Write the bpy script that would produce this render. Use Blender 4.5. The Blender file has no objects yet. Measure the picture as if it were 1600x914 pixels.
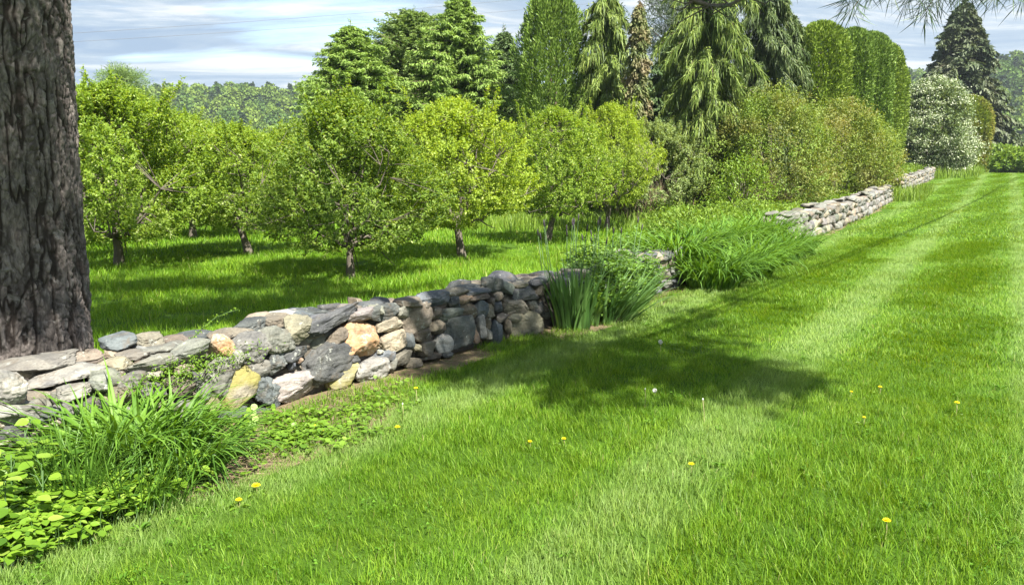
import bpy, math, random
import numpy as np
from mathutils import Vector

# ------------------------------------------------------------------ camera, sky, sun
F = 1232.0; CX = 800.0; CY = 457.0; EYE = 1.65
PITCH = math.atan(195.0 / F)
scene = bpy.context.scene
C = scene.collection
cam_data = bpy.data.cameras.new('camera')
cam_data.sensor_width = 36.0
cam_data.lens = 36.0 * F / 1600.0
cam_data.clip_start = 0.05
cam_data.clip_end = 8000.0
cam = bpy.data.objects.new('camera', cam_data)
cam.location = (0, 0, EYE)
cam.rotation_euler = (math.pi / 2 - PITCH, 0, 0)
C.objects.link(cam)
scene.camera = cam

SUN_EL = math.radians(52)
SUN_H = np.array([0.52, -0.854])            # horizontal direction towards the sun
SUN_H = SUN_H / np.linalg.norm(SUN_H)
SUN_V = np.array([SUN_H[0] * math.cos(SUN_EL), SUN_H[1] * math.cos(SUN_EL), math.sin(SUN_EL)])
SKY_STRENGTH = 0.115
sun_data = bpy.data.lights.new('sun', 'SUN')
sun_data.energy = 5.0
sun_data.angle = math.radians(0.55)
sun_data.color = (1.0, 0.955, 0.87)
sun = bpy.data.objects.new('sun', sun_data)
sun.rotation_euler = Vector(SUN_V.tolist()).to_track_quat('Z', 'Y').to_euler()
sun.location = (20, -30, 60)
C.objects.link(sun)

world = bpy.data.worlds.new('World')
scene.world = world
world.use_nodes = True
wn, wl = world.node_tree.nodes, world.node_tree.links
wn.clear()
w_out = wn.new('ShaderNodeOutputWorld')
w_bg = wn.new('ShaderNodeBackground'); w_bg.inputs['Strength'].default_value = SKY_STRENGTH
w_sky = wn.new('ShaderNodeTexSky'); w_sky.sky_type = 'NISHITA'; w_sky.sun_disc = False
w_sky.sun_elevation = SUN_EL
w_sky.sun_rotation = math.atan2(SUN_H[0], SUN_H[1])
w_sky.air_density = 1.0; w_sky.dust_density = 0.6; w_sky.ozone_density = 1.2
w_tc = wn.new('ShaderNodeTexCoord')
w_sep = wn.new('ShaderNodeSeparateXYZ')
wl.new(w_tc.outputs['Generated'], w_sep.inputs[0])
def wmath(op, a, b=None, c=None):
    n = wn.new('ShaderNodeMath'); n.operation = op
    for i, v in enumerate((a, b, c)):
        if v is None: continue
        if hasattr(v, 'links'): wl.new(v, n.inputs[i])
        else: n.inputs[i].default_value = v
    return n.outputs[0]
# a flat cloud layer: the view direction meets a level sheet overhead
zden = wmath('MAXIMUM', wmath('ADD', w_sep.outputs['Z'], 0.075), 0.03)
cu = wmath('DIVIDE', w_sep.outputs['X'], zden)
cv = wmath('DIVIDE', w_sep.outputs['Y'], zden)
w_comb = wn.new('ShaderNodeCombineXYZ')
wl.new(cu, w_comb.inputs[0]); wl.new(cv, w_comb.inputs[1])
def wnoise(scale, sx, sy, detail, rough, dist, loc):
    m = wn.new('ShaderNodeMapping'); m.inputs['Scale'].default_value = (sx, sy, 1); m.inputs['Location'].default_value = loc
    m.inputs['Rotation'].default_value = (0, 0, 0.12)
    wl.new(w_comb.outputs[0], m.inputs[0])
    n = wn.new('ShaderNodeTexNoise'); n.inputs['Scale'].default_value = scale
    n.inputs['Detail'].default_value = detail; n.inputs['Roughness'].default_value = rough; n.inputs['Distortion'].default_value = dist
    wl.new(m.outputs[0], n.inputs['Vector'])
    return n.outputs['Fac']
def wramp(fac, stops):
    r = wn.new('ShaderNodeValToRGB'); wl.new(fac, r.inputs[0])
    e = r.color_ramp.elements
    while len(e) < len(stops): e.new(0.5)
    for el, (p, c) in zip(e, stops): el.position = p; el.color = c
    return r.outputs[0]
n1 = wnoise(0.42, 0.55, 1.3, 8, 0.55, 0.25, (3.1, 1.7, 0))
n2 = wnoise(1.2, 0.8, 1.6, 9, 0.62, 0.9, (7.3, 2.2, 1))
cover = wramp(n1, [(0.33, (0, 0, 0, 1)), (0.47, (1, 1, 1, 1))])
tone = wramp(n2, [(0.37, (1.0, 1.36, 1.85, 1)), (0.50, (1.5, 1.82, 2.15, 1)), (0.61, (2.6, 2.7, 2.75, 1))])
low = wmath('SUBTRACT', 1.0, wmath('MULTIPLY', wmath('ABSOLUTE', w_sep.outputs['Z']), 5.5)); 
lowc = wmath('MAXIMUM', wmath('MULTIPLY', low, 0.35), 0.0)
cov2 = wmath('MINIMUM', wmath('ADD', cover, lowc), 0.97)
w_mix = wn.new('ShaderNodeMix'); w_mix.data_type = 'RGBA'
wl.new(cov2, w_mix.inputs[0]); wl.new(w_sky.outputs[0], w_mix.inputs[6]); wl.new(tone, w_mix.inputs[7])
wl.new(w_mix.outputs[2], w_bg.inputs['Color'])
wl.new(w_bg.outputs[0], w_out.inputs['Surface'])

vs = scene.view_settings
vs.view_transform = 'Standard'; vs.look = 'None'; vs.gamma = 1.0; vs.use_curve_mapping = False
vs.exposure = 1.74
scene.cycles.max_bounces = 8
scene.cycles.diffuse_bounces = 4
scene.cycles.glossy_bounces = 2
scene.cycles.transmission_bounces = 4
scene.cycles.sample_clamp_indirect = 4.0
scene.cycles.use_denoising = True

# ------------------------------------------------------------------ small maths
CAM = np.array([0.0, 0.0, EYE])
cP, sP = math.cos(PITCH), math.sin(PITCH)
def ray(u, v):
    a = (u - CX) / F; b = (CY - v) / F
    return np.array([a, cP + b * sP, -sP + b * cP])
def at(u, v, Y):
    r = ray(u, v); return CAM + r * (Y / r[1])
def proj(p):
    d = np.asarray(p, float) - CAM
    zc = d[1] * cP - d[2] * sP; yc = d[1] * sP + d[2] * cP
    return np.array([CX + F * d[0] / zc, CY - F * yc / zc])
def flat(u, v, z=0.0):
    r = ray(u, v); return CAM + r * ((z - EYE) / r[2])
def sstep(a, b, x):
    t = np.clip((np.asarray(x, float) - a) / (b - a), 0, 1); return t * t * (3 - 2 * t)

def _hash(ix, iy, iz, seed):
    n = (ix * 374761393 + iy * 668265263 + iz * 2147483647 + seed * 1274126177) & 0xffffffff
    n = ((n ^ (n >> 13)) * 1274126177) & 0xffffffff
    n = ((n ^ (n >> 16)) * 2246822519) & 0xffffffff
    return ((n ^ (n >> 15)) & 0xffffff) / float(0xffffff)
def vnoise(p, seed=0):
    p = np.asarray(p, float); i = np.floor(p).astype(np.int64); f = p - i; f = f * f * (3 - 2 * f)
    r = 0
    for dx in (0, 1):
        for dy in (0, 1):
            for dz in (0, 1):
                w = (f[..., 0] if dx else 1 - f[..., 0]) * (f[..., 1] if dy else 1 - f[..., 1]) * (f[..., 2] if dz else 1 - f[..., 2])
                r = r + w * _hash(i[..., 0] + dx, i[..., 1] + dy, i[..., 2] + dz, seed)
    return r * 2 - 1
def fbm(p, oct=4, seed=0, gain=0.5):
    p = np.asarray(p, float); a = 1.0; r = 0; t = 0
    for o in range(oct):
        r = r + a * vnoise(p * (2 ** o) + 17.3 * o, seed + o); t += a; a *= gain
    return r / t
def cells(p, seed=0):
    """F1, F2 and a per-cell random value"""
    p = np.asarray(p, float); i = np.floor(p).astype(np.int64)
    f1 = np.full(p.shape[:-1], 9.0); f2 = f1.copy(); rid = np.zeros(p.shape[:-1])
    for dx in (-1, 0, 1):
        for dy in (-1, 0, 1):
            for dz in (-1, 0, 1):
                a, b, c = i[..., 0] + dx, i[..., 1] + dy, i[..., 2] + dz
                q = np.stack([a + _hash(a, b, c, seed), b + _hash(a, b, c, seed + 1), c + _hash(a, b, c, seed + 2)], -1)
                d = np.linalg.norm(p - q, axis=-1)
                h = _hash(a, b, c, seed + 3)
                near = d < f1
                f2 = np.where(near, f1, np.minimum(f2, d)); rid = np.where(near, h, rid); f1 = np.where(near, d, f1)
    return f1, f2, rid

# ------------------------------------------------------------------ mesh and object helpers
def mesh(name, V, faces, mat=None, attrs=None, smooth=False, mat_index=None):
    """faces: list of integer arrays (n,3) and/or (n,4)"""
    me = bpy.data.meshes.new(name)
    V = np.ascontiguousarray(V, np.float32)
    if not isinstance(faces, (list, tuple)): faces = [faces]
    faces = [np.asarray(f, np.int32) for f in faces if len(f)]
    loops = np.concatenate([f.ravel() for f in faces])
    tot = np.concatenate([np.full(len(f), f.shape[1], np.int32) for f in faces])
    start = np.concatenate([[0], np.cumsum(tot)[:-1]]).astype(np.int32)
    me.vertices.add(len(V)); me.vertices.foreach_set('co', V.ravel())
    me.loops.add(len(loops)); me.loops.foreach_set('vertex_index', loops)
    me.polygons.add(len(tot)); me.polygons.foreach_set('loop_start', start)
    me.update(calc_edges=True)
    if smooth: me.polygons.foreach_set('use_smooth', np.ones(len(tot), bool))
    if attrs:
        for k, a in attrs.items():
            at_ = me.attributes.new(k, 'FLOAT', 'POINT'); at_.data.foreach_set('value', np.ascontiguousarray(a, np.float32))
    if mat:
        for m in (mat if isinstance(mat, (list, tuple)) else [mat]): me.materials.append(m)
    if mat_index is not None: me.polygons.foreach_set('material_index', np.asarray(mat_index, np.int32))
    me.validate()
    return me
def link(name, me, parent=None, loc=None, col=True):
    o = bpy.data.objects.new(name, me)
    if col: C.objects.link(o)
    if parent is not None: o.parent = parent
    if loc is not None: o.location = [float(x) for x in loc]
    return o
def tag(o, label=None, cat=None, group=None, kind=None):
    if label: o['label'] = label
    if cat: o['category'] = cat
    if group: o['group'] = group
    if kind: o['kind'] = kind
    return o
def thing(name, label, cat, loc=(0, 0, 0), rz=0.0, group=None, sc=1.0):
    o = bpy.data.objects.new(name, None); C.objects.link(o)
    o.location = [float(x) for x in loc]; o.rotation_euler = (0, 0, rz)
    o.scale = (sc, sc, sc) if not hasattr(sc, '__len__') else sc
    o.empty_display_size = 0.2
    return tag(o, label, cat, group)
def dup(root, loc, rz, sc, label, group=None, name=None):
    r = root.copy(); C.objects.link(r)
    if name: r.name = name
    r.location = [float(x) for x in loc]; r.rotation_euler = (0, 0, rz)
    r.scale = (sc, sc, sc) if not hasattr(sc, '__len__') else sc
    r['label'] = label
    if group: r['group'] = group
    for ch in list(root.children):
        c = ch.copy(); C.objects.link(c); c.parent = r
        for g in list(ch.children):
            d = g.copy(); C.objects.link(d); d.parent = c
    return r
def nrm(a):
    return a / np.maximum(np.linalg.norm(a, axis=-1, keepdims=True), 1e-9)

class Bag:
    """collects vertices and faces of one mesh"""
    def __init__(s): s.V = []; s.F3 = []; s.F4 = []; s.R = []; s.n = 0
    def add(s, V, F3=None, F4=None, rnd=None):
        V = np.asarray(V, float).reshape(-1, 3)
        if F3 is not None and len(F3): s.F3.append(np.asarray(F3) + s.n)
        if F4 is not None and len(F4): s.F4.append(np.asarray(F4) + s.n)
        s.V.append(V); s.R.append(np.full(len(V), 0.5) if rnd is None else np.broadcast_to(np.asarray(rnd, float), (len(V),)))
        s.n += len(V)
    def mesh(s, name, mat, smooth=False):
        f = []
        if s.F3: f.append(np.concatenate(s.F3))
        if s.F4: f.append(np.concatenate(s.F4))
        return mesh(name, np.concatenate(s.V), f, mat, {'rnd': np.concatenate(s.R)}, smooth)

def leaves(bag, P, D, N, L, W, rnd, fold=0.18, bend=0.0, mid=0.45):
    """folded kite leaves; all arrays (n,3) or (n,)"""
    n = len(P)
    if n == 0: return
    D = nrm(D); S = nrm(np.cross(D, N)); N = np.cross(S, D)
    L = np.broadcast_to(np.asarray(L, float), (n,))[:, None]; W = np.broadcast_to(np.asarray(W, float), (n,))[:, None]
    v0 = P; m = P + D * L * mid + N * W * fold
    v1 = m + S * W * .5; v3 = m - S * W * .5
    v2 = P + D * L - N * L * bend
    V = np.stack([v0, v1, v2, v3], 1).reshape(-1, 3)
    b = np.arange(n)[:, None] * 4
    F3 = np.concatenate([b + np.array([[0, 1, 2]]), b + np.array([[0, 2, 3]])])
    bag.add(V, F3=F3, rnd=np.repeat(rnd, 4))

def strips(bag, P, az, L, W, pitch, curl, rnd, seg=6, roll=None, taper=0.6, fold=0.0):
    """arching strap leaves: start at P leaning by `pitch` from vertical, bending over by `curl` radians in all"""
    n = len(P); t = np.linspace(0, 1, seg + 1)
    ang = pitch[:, None] + curl[:, None] * (t[None, :] ** 1.3)
    step = L[:, None] / seg
    h = np.stack([np.cos(az), np.sin(az)], 1)
    dr = np.sin(ang) * step; dz = np.cos(ang) * step
    r = np.concatenate([np.zeros((n, 1)), np.cumsum(dr[:, :-1], 1)], 1); z = np.concatenate([np.zeros((n, 1)), np.cumsum(dz[:, :-1], 1)], 1)
    ctr = np.stack([P[:, 0:1] + h[:, 0:1] * r, P[:, 1:2] + h[:, 1:2] * r, P[:, 2:3] + z], -1)
    sd = np.stack([-h[:, 1], h[:, 0], np.zeros(n)], 1)
    if roll is not None:
        up = np.array([0, 0, 1.0])
        sd = nrm(sd * np.cos(roll)[:, None] + np.stack([h[:, 0], h[:, 1], np.zeros(n)], 1) * np.sin(roll)[:, None])
    w = W[:, None] * .5 * np.clip(1.0 - np.maximum(t - (1 - taper), 0) / taper, 0, 1)[None, :] ** 0.8 * (0.7 + 0.3 * np.minimum(t * 5, 1))[None, :]
    w[:, -1] = W * 0.02
    if fold > 0:
        dn = np.stack([h[:, 0:1] * np.cos(ang), h[:, 1:2] * np.cos(ang), -np.sin(ang)], -1)
        a = ctr - sd[:, None, :] * w[..., None]; b = ctr + sd[:, None, :] * w[..., None]; c = ctr + dn * w[..., None] * fold
        V = np.stack([a, c, b], 2).reshape(n, -1, 3); k = (seg + 1) * 3
        base = np.arange(n)[:, None, None] * k + (np.arange(seg) * 3)[None, :, None]
        F = np.concatenate([(base + np.array([0, 1, 4, 3])).reshape(-1, 4), (base + np.array([1, 2, 5, 4])).reshape(-1, 4)])
    else:
        a = ctr - sd[:, None, :] * w[..., None]; b = ctr + sd[:, None, :] * w[..., None]
        V = np.stack([a, b], 2).reshape(n, -1, 3); k = (seg + 1) * 2
        base = np.arange(n)[:, None, None] * k + (np.arange(seg) * 2)[None, :, None]
        F = (base + np.array([0, 1, 3, 2])).reshape(-1, 4)
    bag.add(V.reshape(-1, 3), F4=F, rnd=np.repeat(rnd, k))

def tube(bag, pts, rad, sides=6, rnd=0.5, cap=True):
    pts = np.asarray(pts, float); m = len(pts); rad = np.broadcast_to(np.asarray(rad, float), (m,))
    T = nrm(np.gradient(pts, axis=0))
    ref = np.array([0, 0, 1.0]) if abs(T[0, 2]) < 0.9 else np.array([1.0, 0, 0])
    A = nrm(np.cross(T, ref)); B = np.cross(T, A)
    th = np.linspace(0, 2 * math.pi, sides, endpoint=False)
    V = pts[:, None, :] + rad[:, None, None] * (A[:, None, :] * np.cos(th)[None, :, None] + B[:, None, :] * np.sin(th)[None, :, None])
    i = np.arange(m - 1)[:, None] * sides; j = np.arange(sides)[None, :]; j2 = (j + 1) % sides
    Fq = np.stack([i + j, i + j2, i + sides + j2, i + sides + j], -1).reshape(-1, 4)
    V = V.reshape(-1, 3); F3 = None
    if cap:
        V = np.concatenate([V, [pts[-1]]]); k = (m - 1) * sides
        F3 = np.stack([k + np.arange(sides), k + (np.arange(sides) + 1) % sides, np.full(sides, m * sides)], 1)
    bag.add(V, F3=F3, F4=Fq, rnd=rnd)

# ------------------------------------------------------------------ materials
def mat_base(name):
    m = bpy.data.materials.new(name); m.use_nodes = True
    nt = m.node_tree; nt.nodes.clear()
    out = nt.nodes.new('ShaderNodeOutputMaterial')
    return m, nt, out
class NT:
    def __init__(s, nt): s.nt = nt
    def n(s, t, **kw):
        x = s.nt.nodes.new(t)
        for k, v in kw.items(): setattr(x, k, v)
        return x
    def l(s, a, b): s.nt.links.new(a, b)
    def put(s, v, inp):
        if hasattr(v, 'links'): s.l(v, inp)
        else: inp.default_value = v
    def math(s, op, a, b=0.0, clamp=False):
        x = s.n('ShaderNodeMath', operation=op, use_clamp=clamp); s.put(a, x.inputs[0]); s.put(b, x.inputs[1]); return x.outputs[0]
    def mix(s, f, a, b, mode='MIX'):
        x = s.n('ShaderNodeMix', data_type='RGBA', blend_type=mode); s.put(f, x.inputs[0]); s.put(a, x.inputs[6]); s.put(b, x.inputs[7]); return x.outputs[2]
    def noise(s, vec, scale, detail=3, rough=0.5, dist=0.0):
        x = s.n('ShaderNodeTexNoise'); s.l(vec, x.inputs['Vector']) if vec is not None else None
        x.inputs['Scale'].default_value = scale; x.inputs['Detail'].default_value = detail; x.inputs['Roughness'].default_value = rough; x.inputs['Distortion'].default_value = dist
        return x.outputs['Fac']
    def ramp(s, f, stops):
        r = s.n('ShaderNodeValToRGB'); s.l(f, r.inputs[0]); e = r.color_ramp.elements
        while len(e) < len(stops): e.new(0.5)
        for el, (p, c) in zip(e, stops):
            el.position = p; el.color = c if len(c) == 4 else (*c, 1)
        return r.outputs[0]
    def attr(s, name):
        x = s.n('ShaderNodeAttribute'); x.attribute_name = name; return x
    def mapping(s, vec, scale=(1, 1, 1), rot=(0, 0, 0), loc=(0, 0, 0)):
        x = s.n('ShaderNodeMapping'); s.l(vec, x.inputs[0]); x.inputs['Scale'].default_value = scale; x.inputs['Rotation'].default_value = rot; x.inputs['Location'].default_value = loc
        return x.outputs[0]
def rgba(c): return (c[0], c[1], c[2], 1.0)

def leaf_mat(name, cols, trans=0.35, rough=0.5, spec=0.35, patch=None, patch_scale=0.6, tcol=None):
    """cols: list of leaf colours picked by each leaf's own random value; patch: colour drifting in through the crown"""
    m, nt, out = mat_base(name); q = NT(nt)
    r = q.attr('rnd').outputs['Fac']
    stops = [(i / max(1, len(cols) - 1), c) for i, c in enumerate(cols)]
    col = q.ramp(r, stops)
    geo = q.n('ShaderNodeNewGeometry')
    if patch:
        f = q.ramp(q.noise(geo.outputs['Position'], patch_scale, 3), [(0.42, (0, 0, 0)), (0.66, (1, 1, 1))])
        col = q.mix(q.math('MULTIPLY', f, 0.75), col, rgba(patch))
    p = q.n('ShaderNodeBsdfPrincipled'); q.l(col, p.inputs['Base Color'])
    p.inputs['Roughness'].default_value = rough; p.inputs['Specular IOR Level'].default_value = spec
    t = q.n('ShaderNodeBsdfTranslucent')
    tc = q.mix(1.0, col, rgba(tcol if tcol else (1.5, 1.35, 0.45)), 'MULTIPLY'); q.l(tc, t.inputs['Color'])
    mx = q.n('ShaderNodeMixShader'); mx.inputs[0].default_value = trans
    q.l(p.outputs[0], mx.inputs[1]); q.l(t.outputs[0], mx.inputs[2]); q.l(mx.outputs[0], out.inputs['Surface'])
    return m

def bark_mat(name, c1, c2, scale=9.0, bump=0.5, stretch=(1, 1, 0.22)):
    m, nt, out = mat_base(name); q = NT(nt)
    tc = q.n('ShaderNodeTexCoord').outputs['Object']
    mp = q.mapping(tc, stretch)
    a = q.noise(mp, scale, 6, 0.6, 0.6); b = q.noise(tc, scale * 3, 4, 0.6)
    col = q.mix(q.ramp(a, [(0.35, (0, 0, 0)), (0.65, (1, 1, 1))]), rgba(c1), rgba(c2))
    col = q.mix(q.math('MULTIPLY', b, 0.5), col, rgba([x * 1.6 for x in c2]))
    p = q.n('ShaderNodeBsdfPrincipled'); q.l(col, p.inputs['Base Color']); p.inputs['Roughness'].default_value = 0.9; p.inputs['Specular IOR Level'].default_value = 0.15
    bp = q.n('ShaderNodeBump'); bp.inputs['Strength'].default_value = bump; bp.inputs['Distance'].default_value = 0.02
    q.l(q.math('ADD', a, q.math('MULTIPLY', b, 0.4)), bp.inputs['Height']); q.l(bp.outputs[0], p.inputs['Normal'])
    q.l(p.outputs[0], out.inputs['Surface'])
    return m

def stone_mat(name, vein=0.0, moss=0.0, rust=0.0, band=0.25):
    """takes its own colour from the object colour; minerals, lichens and grain from noise"""
    m, nt, out = mat_base(name); q = NT(nt)
    info = q.n('ShaderNodeObjectInfo'); tcn = q.n('ShaderNodeTexCoord')
    off = q.n('ShaderNodeCombineXYZ'); rr = q.math('MULTIPLY', info.outputs['Random'], 37.0)
    for i in range(3): q.l(rr, off.inputs[i])
    va = q.n('ShaderNodeVectorMath', operation='ADD'); q.l(tcn.outputs['Object'], va.inputs[0]); q.l(off.outputs[0], va.inputs[1]); v = va.outputs[0]
    base = info.outputs['Color']
    at_ = q.attr('tint'); base = q.mix(1.0, base, at_.outputs['Color'], 'MULTIPLY') if name.startswith('many') else base
    big = q.noise(v, 5.0, 5, 0.6, 0.5); fine = q.noise(v, 60.0, 4, 0.7); mid = q.noise(v, 17.0, 5, 0.65)
    layers = q.noise(q.mapping(v, (3, 3, 24), (0.25, 0.15, 0)), 1.4, 4, 0.6, 0.8)
    col = q.mix(q.ramp(big, [(0.35, (0, 0, 0)), (0.62, (1, 1, 1))]), q.mix(1.0, base, (0.62, 0.62, 0.64, 1), 'MULTIPLY'), q.mix(1.0, base, (1.22, 1.2, 1.14, 1), 'MULTIPLY'))
    col = q.mix(q.math('MULTIPLY', q.ramp(layers, [(0.45, (0, 0, 0)), (0.6, (1, 1, 1))]), band), col, q.mix(1.0, base, (1.5, 1.42, 1.3, 1), 'MULTIPLY'))
    col = q.mix(q.math('MULTIPLY', q.ramp(fine, [(0.4, (1, 1, 1)), (0.6, (0, 0, 0))]), 0.4), col, q.mix(1.0, col, (0.45, 0.45, 0.47, 1), 'MULTIPLY'))
    # dirt-brown stain and pale lichen spots
    st = q.ramp(q.noise(v, 8.0, 4, 0.6, 1.0), [(0.54, (0, 0, 0)), (0.68, (1, 1, 1))])
    col = q.mix(q.math('MULTIPLY', st, 0.55), col, (0.11, 0.085, 0.058, 1))
    lich = q.ramp(q.math('ADD', mid, q.math('MULTIPLY', fine, 0.25)), [(0.74, (0, 0, 0)), (0.78, (1, 1, 1))])
    col = q.mix(q.math('MULTIPLY', lich, 0.6), col, (0.32, 0.33, 0.29, 1))
    if rust > 0:
        rs = q.ramp(q.noise(v, 6.0, 4, 0.6, 0.7), [(0.42, (0, 0, 0)), (0.58, (1, 1, 1))])
        col = q.mix(q.math('MULTIPLY', rs, rust), col, (0.36, 0.19, 0.085, 1))
    if moss > 0:
        ms = q.ramp(q.noise(v, 4.0, 5, 0.6, 0.5), [(0.40, (0, 0, 0)), (0.56, (1, 1, 1))])
        col = q.mix(q.math('MULTIPLY', ms, moss), col, (0.20, 0.18, 0.05, 1))
    if vein > 0:
        vo = q.n('ShaderNodeTexVoronoi', feature='DISTANCE_TO_EDGE'); vo.inputs['Scale'].default_value = 7.0
        dv = q.n('ShaderNodeVectorMath', operation='ADD'); nz = q.n('ShaderNodeTexNoise'); nz.inputs['Scale'].default_value = 9.0; nz.inputs['Detail'].default_value = 4
        q.l(v, nz.inputs['Vector']); sc = q.n('ShaderNodeVectorMath', operation='SCALE'); sc.inputs['Scale'].default_value = 0.16; q.l(nz.outputs['Color'], sc.inputs[0])
        q.l(v, dv.inputs[0]); q.l(sc.outputs[0], dv.inputs[1]); q.l(dv.outputs[0], vo.inputs['Vector'])
        vf = q.ramp(vo.outputs['Distance'], [(0.0, (1, 1, 1)), (0.035, (0, 0, 0))])
        gate = q.ramp(q.noise(v, 4.5, 2), [(0.47, (0, 0, 0)), (0.56, (1, 1, 1))])
        col = q.mix(q.math('MULTIPLY', q.math('MULTIPLY', vf, gate), vein), col, (0.52, 0.49, 0.43, 1))
    p = q.n('ShaderNodeBsdfPrincipled'); q.l(col, p.inputs['Base Color']); p.inputs['Roughness'].default_value = 0.82; p.inputs['Specular IOR Level'].default_value = 0.3
    bp = q.n('ShaderNodeBump'); bp.inputs['Strength'].default_value = 0.85; bp.inputs['Distance'].default_value = 0.012
    h = q.math('ADD', q.math('MULTIPLY', mid, 1.0), q.math('ADD', q.math('MULTIPLY', fine, 0.35), q.math('MULTIPLY', layers, 0.9)))
    q.l(h, bp.inputs['Height']); q.l(bp.outputs[0], p.inputs['Normal'])
    q.l(p.outputs[0], out.inputs['Surface'])
    return m

def plain_mat(name, col, rough=0.7, spec=0.3, metal=0.0, var=0.0):
    m, nt, out = mat_base(name); q = NT(nt)
    p = q.n('ShaderNodeBsdfPrincipled'); p.inputs['Roughness'].default_value = rough; p.inputs['Specular IOR Level'].default_value = spec; p.inputs['Metallic'].default_value = metal
    n = q.noise(q.n('ShaderNodeTexCoord').outputs['Object'], 30.0, 3)
    q.l(q.mix(n, rgba([x * (1 - var) for x in col]), rgba([x * (1 + var) for x in col])), p.inputs['Base Color'])
    q.l(p.outputs[0], out.inputs['Surface'])
    return m

# wall line: foot of the wall on the lawn side, in the ground plane
WALL_Y = np.array([-30.0, 0.0, 4.03, 7.88, 11.5, 16.5, 24.0, 40.0, 70.0, 120.0])
WALL_X = np.array([-30.0, -5.75, -2.62, 0.32, 2.72, 5.85, 10.5, 19.9, 38.5, 69.5])
def wx(y): return np.interp(y, WALL_Y, WALL_X)
def wdir(y):
    d = np.array([wx(y + .6) - wx(y - .6), 1.2]); return d / np.linalg.norm(d)
def wq(x, y):
    """signed distance from the wall foot, positive on the lawn side"""
    return (np.asarray(x, float) - wx(y)) * 0.8

def ridge_e(a):
    return np.interp(a, [-3, -.75, -.56, -.50, -.42, -.32, -.2, 0, .3, .48, .53, .60, .66, .8, 3],
                        [.06, .075, .082, .092, .104, .112, .112, .11, .11, .122, .118, .134, .132, .11, .07])
def height(x, y):
    x = np.asarray(x, float); y = np.asarray(y, float)
    q = wq(x, y)
    rise = 1.2 * sstep(16, 72, y)
    rise = rise - 0.012 * np.maximum(x - 0.62 * y, 0) * sstep(30, 70, y)
    side = 1 - 0.75 * sstep(4, 16, -q)
    z = rise * side - 0.38 * sstep(0.7, 5.0, -q)
    z = z + 0.015 * vnoise(np.stack([x * .5, y * .5, 0 * x], -1), 3) + 0.05 * vnoise(np.stack([x * .12, y * .12, 0 * x], -1), 5) * sstep(8, 20, y)
    r = np.hypot(x, y)
    z = z - 12.0 * sstep(78, 230, r)
    a = x / np.maximum(y, 1e-3)
    e = np.where(y > 0, ridge_e(a), 0.08)
    hz = (e - .027) * 0.93 * 470
    nz = fbm(np.stack([x * .006, y * .006, 0 * x], -1), 4, 11)
    z = z + (hz + 9 * nz + 12) * sstep(230, 480, r) * (1 - 0.55 * sstep(520, 900, r))
    return z
def ground(u, v, lo=2.0, hi=140.0):
    """where the pixel's ray meets the terrain"""
    r = ray(u, v); t = np.geomspace(lo, hi, 900); P = CAM[None] + r[None] * t[:, None]
    d = P[:, 2] - height(P[:, 0], P[:, 1]); i = np.argmax(d < 0)
    if d[i] >= 0: i = len(t) - 1
    return P[i]
def on(x, y, dz=0.0): return np.array([x, y, float(height(x, y)) + dz])

# ------------------------------------------------------------------ the ground sheet
def ground_material():
    m, nt, out = mat_base('turf_soil'); q = NT(nt)
    geo = q.n('ShaderNodeNewGeometry'); pos = geo.outputs['Position']
    big = q.noise(pos, 0.35, 4, 0.55); mid = q.noise(pos, 3.0, 4, 0.6); fine = q.noise(pos, 45.0, 4, 0.65)
    g = q.mix(big, (0.045, 0.10, 0.006, 1), (0.065, 0.13, 0.01, 1))
    g = q.mix(q.math('MULTIPLY', fine, 0.6), g, (0.03, 0.05, 0.012, 1))
    soil = q.mix(fine, (0.075, 0.052, 0.03, 1), (0.24, 0.185, 0.115, 1))
    soil = q.mix(q.ramp(q.noise(pos, 22.0, 5, 0.6), [(0.5, (0, 0, 0)), (0.62, (1, 1, 1))]), soil, (0.10, 0.13, 0.035, 1))
    s = q.attr('soil').outputs['Fac']
    k = q.math('ADD', s, q.math('MULTIPLY', q.math('SUBTRACT', mid, 0.5), 0.9))
    col = q.mix(q.ramp(k, [(0.42, (0, 0, 0)), (0.6, (1, 1, 1))]), g, soil)
    fr = q.attr('forest').outputs['Fac']
    col = q.mix(fr, col, (0.03, 0.055, 0.018, 1))
    p = q.n('ShaderNodeBsdfPrincipled'); q.l(col, p.inputs['Base Color']); p.inputs['Roughness'].default_value = 0.95; p.inputs['Specular IOR Level'].default_value = 0.1
    bp = q.n('ShaderNodeBump'); bp.inputs['Strength'].default_value = 0.7; bp.inputs['Distance'].default_value = 0.02
    q.l(q.math('ADD', fine, mid), bp.inputs['Height']); q.l(bp.outputs[0], p.inputs['Normal'])
    q.l(p.outputs[0], out.inputs['Surface'])
    return m
M_GROUND = ground_material()
def soil_mask(x, y):
    """bare ground under the wall and in the beds, worn thin by shade and mowing"""
    q = wq(x, y)
    nz = vnoise(np.stack([x * 1.7, y * 1.7, 0 * x], -1), 21)
    wdt = np.interp(y, [2.5, 3.5, 4.6, 5.4, 6.2, 7.2, 8.4, 10, 12, 16, 20, 60], [.95, 1.0, 1.02, .70, .36, .28, .50, .50, .5, .3, .1, .05])
    front = 1 - sstep(wdt * .75, wdt * 1.15, q + nz * .12)
    back = sstep(-0.95, -0.75, q)
    return front * back
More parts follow.
